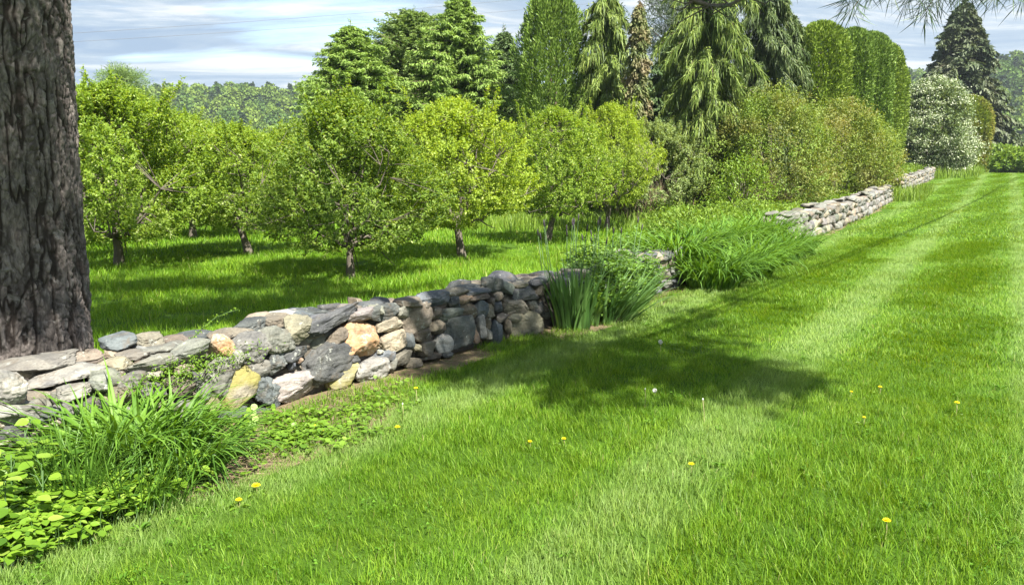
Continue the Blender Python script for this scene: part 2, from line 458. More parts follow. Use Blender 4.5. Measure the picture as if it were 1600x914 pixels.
def build_ground():
    nA = 900
    az = np.concatenate([np.radians(np.linspace(35, 145, 620)), np.radians(np.linspace(145, 395, 200))[1:-1]])
    rad = np.concatenate([[0.4], np.geomspace(1.2, 40, 340), np.geomspace(40, 1000, 190)[1:]])
    A, R = np.meshgrid(az, rad)
    X = R * np.cos(A); Y = R * np.sin(A); Z = height(X, Y)
    soil = soil_mask(X, Y)
    V = np.stack([X, Y, Z], -1).reshape(-1, 3)
    na = len(az); nr = len(rad)
    i = np.arange(nr - 1)[:, None] * na; j = np.arange(na)[None, :]; j2 = (j + 1) % na
    Fq = np.stack([i + j, i + na + j, i + na + j2, i + j2], -1).reshape(-1, 4)
    V = np.concatenate([V, [[0, 0, float(height(0.0, 0.0))]]])
    F3 = np.stack([np.full(na, len(V) - 1), np.arange(na), (np.arange(na) + 1) % na], 1)
    forest = np.append(sstep(230, 280, R).ravel(), 0)
    me = mesh('ground', V, [F3, Fq], M_GROUND, {'soil': np.append(soil.ravel(), 0), 'forest': forest}, smooth=True)
    tag(link('ground', me), kind='structure')
build_ground()

# ------------------------------------------------------------------ stone wall
STONE = {
 'g': (0.160, 0.160, 0.142), 'd': (0.078, 0.082, 0.083), 't': (0.255, 0.225, 0.17), 'b': (0.145, 0.127, 0.10),
 'w': (0.31, 0.30, 0.275), 'o': (0.30, 0.22, 0.155), 'y': (0.20, 0.18, 0.11), 'l': (0.205, 0.205, 0.19), 's': (0.105, 0.120, 0.130),
}
M_STONE = stone_mat('stone'); M_STONE_VEIN = stone_mat('veined_stone', vein=0.9, band=0.4)
M_STONE_RUST = stone_mat('rusty_stone', vein=0.8, rust=0.75); M_STONE_MOSS = stone_mat('mossy_stone', moss=0.9)
def ico(sub):
    import bmesh
    bm = bmesh.new(); bmesh.ops.create_icosphere(bm, subdivisions=sub, radius=1.0)
    V = np.array([v.co[:] for v in bm.verts]); Fx = np.array([[v.index for v in f.verts] for f in bm.faces]); bm.free()
    return V, Fx
ICO = {k: ico(k) for k in (2, 3, 4, 5)}
def rock(rng, sub=4, cuts=10, sharp=0.5, rough=0.05, flatb=0.0):
    """a unit stone (radius about 1): a ball split by random planes, then weathered"""
    V, Fx = ICO[sub]; V = V.copy()
    # boxy start
    p = rng.uniform(2.2, 4.2); V = V / (np.abs(V) ** p).sum(1, keepdims=True) ** (1 / p)
    for k in range(cuts):
        n = nrm(rng.normal(size=3) * np.array([1, 1, 1.0])); d = rng.uniform(0.55, 0.95)
        if k < 3: n = nrm(np.array([rng.normal() * .35, -1 if k % 2 == 0 else 1, rng.normal() * .35])); d = rng.uniform(.62, .85)
        s = V @ n - d; m = s > 0
        V[m] -= np.outer(s[m], n) * (0.98 - 0.25 * (1 - sharp))
    off = rng.uniform(0, 50, 3)
    N = nrm(V)
    V = V + N * (fbm(V * 1.7 + off, 3, 5)[:, None] * rough * 2.2 + fbm(V * 6 + off, 3, 9)[:, None] * rough * 0.8)
    f1, f2, _ = cells(V * 2.3 + off, 3)
    V = V - N * (0.05 * sstep(0.12, 0.0, f2 - f1))[:, None] * (rough / .05)
    if sub >= 4: V = V + N * (fbm(V * 18 + off, 2, 2)[:, None] * rough * 0.28)
    ext = (V.max(0) - V.min(0)) / 2; V = (V - (V.max(0) + V.min(0)) / 2) / ext
    return V, Fx
WALL_TOP = 0.53
def wtop(y): return np.interp(y, [3.3, 4.2, 5.0, 6.0], [.37, .41, .48, .53])

# (u, v, width px, height px, tilt deg, colour)
NEAR = [
 (22,607,54,60,0,'l'),(97,590,112,26,7,'T'),(122,613,54,22,4,'T'),(62,578,62,24,5,'t'),(108,572,28,11,3,'s'),(105,563,84,15,6,'t'),(151,554,28,15,-6,'t'),
 (135,568,44,14,0,'b'),(184,571,54,26,-3,'t'),(60,567,120,12,8,'g'),(42,645,52,22,-8,'g'),(75,651,44,22,10,'d'),(2,643,24,24,0,'g'),(4,666,30,28,0,'t'),
 (6,690,34,20,0,'t'),(24,692,26,16,0,'d'),(77,668,46,16,3,'t'),(10,716,40,24,0,'b'),(52,690,36,20,0,'g'),(45,665,30,18,0,'b'),
 (186,535,44,23,14,'s'),(228,535,52,31,0,'B'),(202,543,22,13,0,'b'),(182,552,40,14,0,'t'),(208,557,52,18,-3,'g'),(219,549,22,9,0,'l'),(240,549,42,16,6,'g'),(268,545,48,18,4,'g'),
 (248,568,80,26,5,'g'),(300,550,64,30,9,'g'),(237,586,34,16,0,'T'),(292,579,30,18,0,'t'),(270,532,52,10,3,'b'),(300,526,62,10,3,'d'),
 (350,593,52,66,0,'g'),(350,541,40,34,-18,'O'),(326,612,24,28,0,'g'),(335,633,28,22,0,'y'),
 (212,594,40,26,0,'g'),(165,600,34,26,0,'l'),(190,622,46,30,0,'b'),(240,612,44,30,0,'g'),(285,604,40,30,0,'b'),(150,634,44,30,0,'d'),(200,652,50,30,0,'g'),(255,645,48,34,0,'b'),(300,640,40,34,0,'g'),
 (110,640,40,28,0,'g'),(120,670,44,28,0,'b'),(165,668,44,26,0,'d'),(290,672,44,26,0,'d'),(240,682,44,24,0,'g'),
 (360,525,64,27,3,'b'),(388,512,58,29,6,'d'),(434,505,44,30,0,'B'),(451,493,56,15,-4,'w'),(399,548,62,52,12,'G'),(438,532,58,44,-8,'g'),(471,517,44,46,0,'B'),
 (369,563,29,30,0,'l'),(408,578,32,27,0,'g'),(439,568,38,34,0,'s'),(461,572,14,16,0,'s'),(471,564,11,9,0,'o'),(464,552,40,22,24,'d'),
 (513,568,88,60,4,'D'),(377,611,44,76,-38,'Y'),(420,616,38,56,4,'s'),(462,609,86,48,4,'W'),(370,652,40,30,8,'d'),(410,645,28,16,0,'d'),
 (513,506,104,34,26,'D'),(574,493,54,20,4,'T'),(568,533,62,66,10,'V'),(613,509,42,25,9,'t'),(620,535,44,33,8,'t'),(532,527,32,26,0,'b'),(535,544,34,11,-16,'d'),(555,561,26,12,-18,'d'),
 (605,556,30,24,-10,'s'),(597,551,9,8,0,'w'),(642,532,24,30,0,'s'),(655,497,50,47,8,'B'),(663,524,30,27,6,'b'),(631,559,40,24,6,'b'),(654,544,18,14,6,'t'),(671,546,25,27,0,'b'),
 (586,580,56,38,4,'L'),(541,587,48,36,8,'Y'),(616,572,19,26,0,'g'),(513,481,34,14,3,'d'),(539,485,46,19,-6,'g'),(554,472,24,12,-12,'b'),(572,478,44,10,0,'d'),(592,472,30,11,0,'d'),
 (604,488,52,26,-4,'d'),(631,488,21,21,0,'g'),(642,473,44,18,-3,'b'),(487,489,54,10,2,'d'),(500,498,42,14,2,'s'),
 (682,467,54,23,0,'s'),(684,490,20,21,0,'b'),(708,491,36,19,3,'g'),(687,512,30,25,0,'b'),(719,520,54,50,0,'d'),(693,538,32,29,-12,'l'),(735,485,34,29,-10,'b'),(754,483,23,27,-20,'s'),
 (728,468,27,12,3,'o'),(752,465,38,12,-4,'b'),(710,457,50,15,3,'b'),(733,451,38,10,0,'d'),(752,456,42,10,-5,'s'),(714,473,22,21,0,'d'),(768,489,20,27,-34,'b'),(771,474,14,17,0,'b'),
 (781,464,21,15,-8,'b'),(782,480,22,17,-6,'s'),(773,446,31,25,-14,'d'),(799,450,19,19,0,'g'),(810,479,40,32,0,'B'),(822,459,42,23,-3,'d'),(835,477,18,17,0,'g'),(828,507,50,46,12,'B'),
 (807,497,26,14,0,'t'),(786,497,24,13,0,'b'),(798,511,14,25,0,'t'),(780,521,22,42,6,'s'),(755,511,19,40,14,'l'),(745,524,14,26,6,'o'),(767,524,16,24,0,'g'),(765,504,13,30,-6,'b'),
 (816,446,24,8,2,'t'),(842,444,24,14,0,'d'),(846,453,20,20,0,'b'),(678,558,28,14,0,'b'),(650,568,26,14,0,'b'),(700,553,22,12,0,'d'),(588,484,20,12,0,'g'),(668,478,22,14,0,'b'),
 (1014,431,36,30,-14,'B'),(1015,407,34,18,14,'d'),(1012,449,26,15,0,'g'),(1021,420,26,11,-10,'d'),(1003,436,16,26,0,'b'),
]
def stone_place(u, v, w, h):
    """the point of the wall's face or top that this pixel shows"""
    r = ray(u, v); best = None
    t = np.linspace(2.5, 20, 3500); P = CAM[None] + r[None] * t[:, None]
    q = wq(P[:, 0], P[:, 1]) + 0.13 * np.clip(P[:, 2], 0, 1)
    i = np.argmax(q < 0)
    p = P[i]; top = False
    if p[2] > wtop(p[1]) + (.16 if h > 36 else .05 if h > 20 and w < 130 else 0):
        j = np.argmax(P[:, 2] < wtop(P[:, 1] - .25)); p = P[j]; top = True
        if wq(p[0], p[1]) < -0.62:
            t = np.linspace(2.5, 25, 4000); P = CAM[None] + r[None] * t[:, None]; j = np.argmax(wq(P[:, 0], P[:, 1]) < -0.55); p = P[j]
    return p, top
def add_stone(bag_or_parent, rng, p, ax, half, tilt, col, sub, as_obj=True, mat=None, cuts=None, sharp=None):
    """ax: unit vector along the wall (xy)"""
    V, Fx = rock(rng, sub, cuts if cuts else int(rng.integers(8, 14)), sharp if sharp is not None else rng.uniform(.2, 1), rng.uniform(.05, .085))
    V = V * np.array(half)
    ct, st = math.cos(tilt), math.sin(tilt)
    V = np.stack([V[:, 0] * ct - V[:, 2] * st, V[:, 1], V[:, 0] * st + V[:, 2] * ct], 1)
    n = np.array([ax[1], -ax[0]])                      # towards the lawn
    W = np.stack([V[:, 0] * ax[0] - V[:, 1] * n[0], V[:, 0] * ax[1] - V[:, 1] * n[1], V[:, 2]], 1)
    if as_obj:
        o = link('stone', mesh('stone', W, Fx, mat or M_STONE, smooth=True), bag_or_parent, p)
        o.color = (*[float(c) for c in col], 1.0)
        return o
    bag_or_parent.append((W + np.array(p), Fx, col))
def join_stones(lst, name, parent, mat):
    V = np.concatenate([a for a, _, _ in lst]); n = 0; Fs = []; T = []
    for a, f, c in lst: Fs.append(f + n); n += len(a); T.append(np.tile(np.array([*c, 1.0]), (len(a), 1)))
    me = mesh(name, V, np.concatenate(Fs), mat, smooth=True)
    ca = me.attributes.new('tint', 'FLOAT_COLOR', 'POINT'); ca.data.foreach_set('color', np.concatenate(T).astype(np.float32).ravel())
    o = link(name, me, parent); o.color = (1, 1, 1, 1)
    return o
M_MANY = stone_mat('many_stones')
def jitcol(rng, c, a=.12):
    c = np.array(c) * (1 + rng.normal() * a); return np.clip(c * (1 + rng.normal(size=3) * .03), .03, .8)

def core(parent, y0, y1, rng, top=0.45, name='rubble_core'):
    ys = np.arange(y0, y1, 0.06); prof = [(-0.10, -0.05), (-0.13, .15), (-0.15, .3), (-0.17, top - .03), (-.25, top), (-.38, top + .01), (-.5, top - .01), (-.56, top - .1), (-.60, .1), (-.62, -.6)]
    V = []
    for y in ys:
        base = np.array([wx(y), y]); d = wdir(y); n = np.array([d[1], -d[0]])
        for q, z in prof:
            pz = float(height(base[0], base[1])) if z > -0.2 else float(height(base[0], base[1]))
            V.append([base[0] + n[0] * q, base[1] + n[1] * q, pz + z * (float(wtop(y)) / .53 if z > 0 else 1)])
    V = np.array(V); k = len(prof); m = len(ys)
    V += np.stack([fbm(V * 6 + 3, 3, 1), fbm(V * 6 + 9, 3, 2), fbm(V * 6 + 20, 3, 3)], 1) * 0.045
    i = np.arange(m - 1)[:, None] * k; j = np.arange(k - 1)[None]
    Fq = np.stack([i + j, i + j + 1, i + k + j + 1, i + k + j], -1).reshape(-1, 4)
    o = link(name, mesh(name, V, Fq, M_STONE, smooth=True), parent); o.color = (0.09, 0.08, 0.065, 1)

def courses(rng, lst, y0, y1, z0=0.0, htop=0.56, back=False, cols='gbtlgd', size=(0.2, 0.42), sub=3, batter=.13, base_q=0.0, hvar=0.06):
    """random dry-laid courses between two stations along the wall"""
    L = y0; z = z0
    row = 0
    while z < htop - 0.05:
        hgt = rng.uniform(0.13, 0.22); 
        if z + hgt > htop: hgt = max(.1, htop - z)
        y = y0 + rng.uniform(-.1, .1)
        while y < y1:
            w = rng.uniform(*size); d = wdir(y); n = np.array([d[1], -d[0]])
            hh = hgt * rng.uniform(.85, 1.3); yc = y + w * .5 * d[1]
            q = (base_q - batter * z - .11) if not back else (-.52 + rng.uniform(-.03, .03))
            x = wx(yc) + n[0] * q; yy = yc + n[1] * q
            zz = float(height(wx(yc), yc)) + z + hgt / 2 + rng.normal() * .012
            c = jitcol(rng, STONE[cols[int(rng.integers(len(cols)))]])
            lst.append(dict(p=(x, yy, zz), ax=d, half=(w * .54, rng.uniform(.12, .17), hh * .56), tilt=rng.normal() * .09, col=c, sub=sub))
            y += w * d[1] * .98
        z += hgt * .95; row += 1
    y = y0
    while y < y1:      # capstones across the top
        w = rng.uniform(size[0] * 1.1, size[1] * 1.25); d = wdir(y); n = np.array([d[1], -d[0]]); yc = y + w * .5 * d[1]
        for q in (-.17, -.44):
            x = wx(yc) + n[0] * q; yy = yc + n[1] * q
            zz = float(height(wx(yc), yc)) + htop - .02 + rng.normal() * hvar * .35
            lst.append(dict(p=(x, yy, zz), ax=d, half=(w * .55, rng.uniform(.14, .2), rng.uniform(.05, .09)), tilt=rng.normal() * .08, col=jitcol(rng, STONE[cols[int(rng.integers(len(cols)))]]), sub=sub))
        y += w * d[1] * .97

def build_near_wall():
    rng = np.random.default_rng(7)
    root = thing('dry_stone_wall', 'near low dry-laid wall of mixed grey, tan and rust stones beside the big trunk', 'stone wall', on(-2.0, 5.0), group=None)
    inv = -np.array(root.location)
    items = []
    for (u, v, w, h, a, c) in NEAR:
        p, top = stone_place(u, v, w, h)
        d = wdir(p[1]); n = np.array([d[1], -d[0]])
        Z = p[1] * cP - (p[2] - EYE) * sP
        app = w * Z / F / 2 * 1.07; hm = h * Z / F / 2 * 1.06
        vdir = nrm((p - CAM)[:2]); ct = abs(float(vdir @ d)); st = math.sqrt(1 - ct * ct)
        if not top:
            b = min(max(0.8 * min(app, hm), 0.06), 0.2)
            b = min(b, app / ct * .85)
            al = math.sqrt(max(app ** 2 - (b * ct) ** 2, (app * .35) ** 2)) / st
            al = min(al, app * 1.9)
            ctr = np.array([p[0] - n[0] * b * .7, p[1] - n[1] * b * .7, p[2]])
            half = (al, b * 1.15, hm)
        else:
            b = min(max(app * .75, .1), .2)
            al = math.sqrt(max(app ** 2 - (b * ct) ** 2, (app * .4) ** 2)) / st
            half = (al, b, max(hm * .85, .035))
            ctr = np.array([p[0], p[1], p[2] + hm * .12])
        mat = None; key = c
        col = STONE.get(c.lower(), STONE['g'])
        sharp = None
        if c == 'V': col = (0.31, 0.235, 0.155); mat = M_STONE_RUST
        if c == 'O': col = (0.32, 0.27, 0.21); mat = M_STONE_RUST
        if c == 'Y': col = (0.24, 0.225, 0.165); mat = M_STONE_MOSS
        if c == 'W': col = (0.26, 0.248, 0.225); mat = M_STONE_VEIN
        if c == 'L': col = (0.235, 0.23, 0.21)
        if c == 'T': col = (0.235, 0.222, 0.195)
        if c == 'l': mat = M_STONE_VEIN
        if c == 'B': col = (0.17, 0.155, 0.125)
        if c == 'G': col = (0.145, 0.15, 0.14)
        if c in 'dDs': sharp = 0.95
        items.append(dict(p=ctr, ax=d, half=half, tilt=math.radians(a - 14 if (w > h * 1.3 and a >= 18) else a * .6 if w > h else a), col=jitcol(rng, col, .06), mat=mat, sharp=sharp, area=w * h))
    items.sort(key=lambda t: -t['area'])
    for k, t in enumerate(items):
        if k < 100:
            add_stone(root, rng, t['p'] + inv, t['ax'], t['half'], t['tilt'], t['col'], 5 if k < 45 else 4, True, t['mat'], sharp=t['sharp'])
    rest = []
    for t in items[100:]:
        add_stone(rest, rng, t['p'] + inv, t['ax'], t['half'], t['tilt'], t['col'], 4, False, sharp=t['sharp'])
    extra = []
    courses(rng, extra, 2.2, 3.95, cols='gbtld', size=(.2, .4), htop=.38)
    courses(rng, extra, 8.25, 15.6, cols='gbdts', size=(.2, .4), htop=.47)
    back = []
    courses(rng, back, 2.2, 15.6, back=True, cols='gbdts', size=(.22, .45))
    extra += [b for b in back if wq(b['p'][0], b['p'][1]) < -.3 and b['p'][2] < wtop(b['p'][1]) - .08]
    for _ in range(260):     # small wedged stones filling the joints of the face
        y = rng.uniform(4.0, 8.3); z = rng.uniform(.03, .5) * float(wtop(y)) / .53; d = wdir(y); n = np.array([d[1], -d[0]]); q = -.16 - .10 * z
        s = rng.uniform(.045, .085)
        extra.append(dict(p=(wx(y) + n[0] * q, y + n[1] * q, z), ax=d, half=(s * 1.3, s, s * .8), tilt=rng.normal() * .4, col=jitcol(rng, STONE['gbbd'[int(rng.integers(4))]]), sub=2))
    for _ in range(110):     # and of the top
        y = rng.uniform(3.9, 8.6); d = wdir(y); n = np.array([d[1], -d[0]]); q = rng.uniform(-.55, -.2)
        s = rng.uniform(.06, .11)
        extra.append(dict(p=(wx(y) + n[0] * q, y + n[1] * q, float(wtop(y)) - .085 + rng.uniform(-.02, .02)), ax=d, half=(s * 1.5, s * 1.2, s * .55), tilt=rng.normal() * .1, col=jitcol(rng, STONE['gbtd'[int(rng.integers(4))]]), sub=3))
    for t in extra:
        add_stone(rest, rng, np.array(t['p']) + inv, t['ax'], t['half'], t['tilt'], t['col'], t['sub'], False)
    o = join_stones(rest, 'small_stones', root, M_MANY); o['kind'] = 'stuff'
    before = set(bpy.data.objects)
    core(root, 2.0, 15.7, rng)
    for ob in set(bpy.data.objects) - before: ob.location = inv
build_near_wall()

def build_far_wall(y0, y1, label, seed, cols, htop, size, n_parts=90):
    rng = np.random.default_rng(seed)
    root = thing('dry_stone_wall', label, 'stone wall', on(float(wx(y0)), y0))
    inv = -np.array(root.location)
    lst = []
    courses(rng, lst, y0, y1, cols=cols, htop=htop, size=size, sub=3, hvar=.16)
    bk = []; courses(rng, bk, y0, y1, cols=cols, htop=htop, size=size, sub=2, back=True)
    lst.sort(key=lambda t: -t['half'][0] * t['half'][2])
    rest = []
    for k, t in enumerate(lst):
        if k < n_parts: add_stone(root, rng, np.array(t['p']) + inv, t['ax'], t['half'], t['tilt'], t['col'], 3, True)
        else: add_stone(rest, rng, np.array(t['p']) + inv, t['ax'], t['half'], t['tilt'], t['col'], 3, False)
    for t in bk[::2]: add_stone(rest, rng, np.array(t['p']) + inv, t['ax'], t['half'], t['tilt'], t['col'], 2, False)
    o = join_stones(rest, 'small_stones', root, M_MANY); o['kind'] = 'stuff'
    before = set(bpy.data.objects); core(root, y0 + .1, y1 - .1, rng, top=htop - .1)
    for ob in set(bpy.data.objects) - before: ob.location = inv
build_far_wall(15.9, 33.5, 'sun-bleached dry stone wall running from the daylilies past the big shrubs', 21, 'lgglgbt', 0.60, (.26, .6))
build_far_wall(38.5, 55.0, 'short heaped end of pale stone wall below the white flowering tree', 33, 'lggt', 0.62, (.3, .7), 70)

# ------------------------------------------------------------------ grass
def blade_tile(rng, n, size, hmin, hmax, width, lean, seg, spread=1.45, flat_=0.0):
    x = (rng.uniform(-.5, .5, n)) * size * spread; y = (rng.uniform(-.5, .5, n)) * size * spread
    P = np.stack([x, y, np.full(n, -0.008)], 1)
    az = rng.uniform(0, 2 * math.pi, n)
    # comb the blades towards +x by `lean`
    vx = np.cos(az) + lean * 2.2; vy = np.sin(az); az = np.arctan2(vy, vx)
    L = rng.uniform(hmin, hmax, n) * rng.choice([1, 1, 1, .65, 1.4], n)
    pitch = np.abs(rng.normal(.22 + lean * .35 + flat_, .2, n)); curl = np.abs(rng.normal(.65, .4, n))
    b = Bag(); strips(b, P, az, L, width * rng.uniform(.7, 1.3, n), pitch, curl, rng.uniform(0, 1, n), seg=seg, roll=rng.uniform(-1, 1, n), taper=.75)
    return b
def grass_material(name, c_dark, c_mid, c_light, straw, stripe=False):
    m, nt, out = mat_base(name); q = NT(nt)
    geo = q.n('ShaderNodeNewGeometry'); pos = geo.outputs['Position']
    r = q.attr('rnd').outputs['Fac']
    col = q.ramp(r, [(0.0, c_dark), (0.45, c_mid), (0.9, c_light), (0.97, c_light), (1.0, straw)])
    big = q.noise(pos, 0.45, 3, 0.6); mid = q.noise(pos, 2.2, 3, 0.6)
    col = q.mix(q.math('MULTIPLY', q.ramp(big, [(0.35, (0, 0, 0)), (0.65, (1, 1, 1))]), 0.35), col, q.mix(1.0, col, (1.35, 1.15, 0.9, 1), 'MULTIPLY'))
    col = q.mix(q.math('MULTIPLY', q.ramp(mid, [(0.4, (0, 0, 0)), (0.65, (1, 1, 1))]), 0.5), col, q.mix(1.0, col, (0.62, 0.82, 0.9, 1), 'MULTIPLY'))
    if stripe:   # tyre tracks of the mower: clippings plus sheen of leaning blades, painted in paler
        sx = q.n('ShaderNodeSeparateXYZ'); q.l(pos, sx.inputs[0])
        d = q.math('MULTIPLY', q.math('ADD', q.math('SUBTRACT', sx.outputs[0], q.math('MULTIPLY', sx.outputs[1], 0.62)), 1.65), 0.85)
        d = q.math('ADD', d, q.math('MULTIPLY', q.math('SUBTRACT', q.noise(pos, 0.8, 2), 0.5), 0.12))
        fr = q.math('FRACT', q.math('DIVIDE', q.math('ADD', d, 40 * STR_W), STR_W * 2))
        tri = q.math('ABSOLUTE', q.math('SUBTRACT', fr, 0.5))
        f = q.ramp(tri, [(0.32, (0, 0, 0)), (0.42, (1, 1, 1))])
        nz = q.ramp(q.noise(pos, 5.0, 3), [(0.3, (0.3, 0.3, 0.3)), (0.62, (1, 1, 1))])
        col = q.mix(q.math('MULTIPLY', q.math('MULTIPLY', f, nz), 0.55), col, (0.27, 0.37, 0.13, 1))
    p = q.n('ShaderNodeBsdfPrincipled'); q.l(col, p.inputs['Base Color']); p.inputs['Roughness'].default_value = 0.5; p.inputs['Specular IOR Level'].default_value = 0.22
    t = q.n('ShaderNodeBsdfTranslucent'); q.l(q.mix(1.0, col, (1.45, 1.25, 0.4, 1), 'MULTIPLY'), t.inputs['Color'])
    mx = q.n('ShaderNodeMixShader'); mx.inputs[0].default_value = 0.38
    q.l(p.outputs[0], mx.inputs[1]); q.l(t.outputs[0], mx.inputs[2]); q.l(mx.outputs[0], out.inputs['Surface'])
    return m
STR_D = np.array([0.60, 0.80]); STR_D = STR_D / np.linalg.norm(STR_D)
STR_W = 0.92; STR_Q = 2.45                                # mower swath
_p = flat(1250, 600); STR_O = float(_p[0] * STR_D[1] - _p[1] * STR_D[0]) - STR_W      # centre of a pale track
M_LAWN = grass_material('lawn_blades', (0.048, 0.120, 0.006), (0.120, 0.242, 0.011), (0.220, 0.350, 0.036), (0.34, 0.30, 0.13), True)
M_MEADOW = grass_material('orchard_blades', (0.068, 0.158, 0.006), (0.138, 0.275, 0.011), (0.23, 0.37, 0.03), (0.38, 0.34, 0.15))

def instancer(obj_name, pts, rot, scl, idx, protos, label_kind):
    """one object whose points carry copies of small blade tiles"""
    col = bpy.data.collections.new(obj_name + '_tiles')
    for k, me in enumerate(protos):
        po = bpy.data.objects.new('%s_tile_%03d' % (obj_name, k), me); col.objects.link(po)
    me = bpy.data.meshes.new(obj_name); me.vertices.add(len(pts)); me.vertices.foreach_set('co', np.ascontiguousarray(pts, np.float32).ravel())
    def A(n, t, d, key):
        a = me.attributes.new(n, t, 'POINT'); a.data.foreach_set(key, d.ravel())
    R = np.zeros((len(pts), 3), np.float32); R[:, 2] = rot
    A('rot', 'FLOAT_VECTOR', R, 'vector'); A('scl', 'FLOAT', np.asarray(scl, np.float32), 'value'); A('idx', 'INT', np.asarray(idx, np.int32), 'value')
    o = link(obj_name, me)
    ng = bpy.data.node_groups.new(obj_name + '_nodes', 'GeometryNodeTree')
    ng.interface.new_socket('Geometry', in_out='INPUT', socket_type='NodeSocketGeometry'); ng.interface.new_socket('Geometry', in_out='OUTPUT', socket_type='NodeSocketGeometry')
    gi = ng.nodes.new('NodeGroupInput'); go = ng.nodes.new('NodeGroupOutput')
    ci = ng.nodes.new('GeometryNodeCollectionInfo'); ci.inputs['Collection'].default_value = col
    ci.inputs['Separate Children'].default_value = True; ci.inputs['Reset Children'].default_value = True
    ip = ng.nodes.new('GeometryNodeInstanceOnPoints'); ip.inputs['Pick Instance'].default_value = True
    def NA(n, dt):
        x = ng.nodes.new('GeometryNodeInputNamedAttribute'); x.data_type = dt; x.inputs['Name'].default_value = n; return x.outputs['Attribute']
    ng.links.new(gi.outputs[0], ip.inputs['Points']); ng.links.new(ci.outputs[0], ip.inputs['Instance'])
    ng.links.new(NA('idx', 'INT'), ip.inputs['Instance Index'])
    er = ng.nodes.new('FunctionNodeEulerToRotation'); ng.links.new(NA('rot', 'FLOAT_VECTOR'), er.inputs[0]); ng.links.new(er.outputs[0], ip.inputs['Rotation'])
    ng.links.new(NA('scl', 'FLOAT'), ip.inputs['Scale'])
    ng.links.new(ip.outputs[0], go.inputs[0])
    md = o.modifiers.new('tiles', 'NODES'); md.node_group = ng
    tag(o, label_kind[0], label_kind[1], kind='stuff')
    return o

def in_view(x, y, margin=1.0):
    return (y > 1.5) & (x > -0.70 * y - margin) & (x < 0.70 * y + margin)
def build_lawn():
    rng = np.random.default_rng(4)
    protos = []
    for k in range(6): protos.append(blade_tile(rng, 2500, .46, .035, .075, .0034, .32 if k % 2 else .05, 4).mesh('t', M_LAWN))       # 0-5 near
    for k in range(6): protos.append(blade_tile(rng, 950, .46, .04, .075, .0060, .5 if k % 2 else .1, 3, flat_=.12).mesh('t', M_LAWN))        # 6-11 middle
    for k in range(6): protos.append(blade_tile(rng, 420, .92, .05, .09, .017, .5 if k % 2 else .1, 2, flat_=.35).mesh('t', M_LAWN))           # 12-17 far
    P, R, S, I = [], [], [], []
    ang = math.atan2(STR_D[1], STR_D[0])
    for lod, (T, r0, r1) in enumerate(((.46, 0, 7.2), (.46, 7.2, 20), (.92, 20, 86))):
        ext = r1 * 1.5
        s = np.arange(-ext, ext, T); A, B = np.meshgrid(s, s)
        A = A.ravel(); B = B.ravel()
        x = A * STR_D[0] + (B + STR_O) * STR_D[1]; y = A * STR_D[1] - (B + STR_O) * STR_D[0]
        r = np.hypot(x, y); q = wq(x, y)
        so = soil_mask(x, y)
        k = (r >= r0) & (r < r1) & in_view(x, y, 3.6) & (q > 0.12) & (rng.uniform(0, 1, len(x)) > so * 1.35)
        x, y, Bk = x[k], y[k], B[k]
        swath = np.floor(((x - .62 * y + 1.65) * .85 + STR_W * .5 + 40 * STR_W) / STR_W).astype(int) % 2
        P.append(np.stack([x + rng.normal(0, .02, len(x)), y + rng.normal(0, .02, len(x)), height(x, y)], 1))
        R.append(np.where(swath == 0, ang, ang + math.pi) + rng.normal(0, .22, len(x)))
        sc = rng.uniform(.88, 1.15, len(x)) * (0.93 + .2 * vnoise(np.stack([x * .8, y * .8, 0 * x], -1), 8))
        S.append(sc); I.append(lod * 6 + rng.integers(0, 3, len(x)) * 2 + 1 * (rng.uniform(0, 1, len(x)) < .75))
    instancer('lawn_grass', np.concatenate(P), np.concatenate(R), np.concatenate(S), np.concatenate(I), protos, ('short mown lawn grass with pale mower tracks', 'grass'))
    # orchard sward, longer and looser
    rng = np.random.default_rng(9); protos = []
    for k in range(5): protos.append(blade_tile(rng, 620, .6, .06, .14, .008, .35, 3).mesh('t', M_MEADOW))
    for k in range(5): protos.append(blade_tile(rng, 420, 1.2, .07, .16, .018, .35, 2).mesh('t', M_MEADOW))
    P, R, S, I = [], [], [], []
    for lod, (T, r0, r1) in enumerate(((.6, 0, 19), (1.2, 19, 75))):
        s = np.arange(-r1, r1, T); A, B = np.meshgrid(s, s); x = A.ravel(); y = B.ravel(); r = np.hypot(x, y); q = wq(x, y)
        k = (r >= r0) & (r < r1) & in_view(x, y, 4.0) & (q < -.72)
        x, y = x[k], y[k]
        P.append(np.stack([x + rng.normal(0, .1, len(x)), y + rng.normal(0, .1, len(x)), height(x, y)], 1))
        R.append(rng.uniform(0, 6.28, len(x))); 
        S.append(rng.uniform(.7, 1.2, len(x)) * (1.0 + .45 * vnoise(np.stack([x * .6, y * .6, 0 * x], -1), 18))); I.append(lod * 5 + rng.integers(0, 5, len(x)))
    instancer('orchard_grass', np.concatenate(P), np.concatenate(R), np.concatenate(S), np.concatenate(I), protos, ('longer rough grass under the orchard trees', 'grass'))
build_lawn()
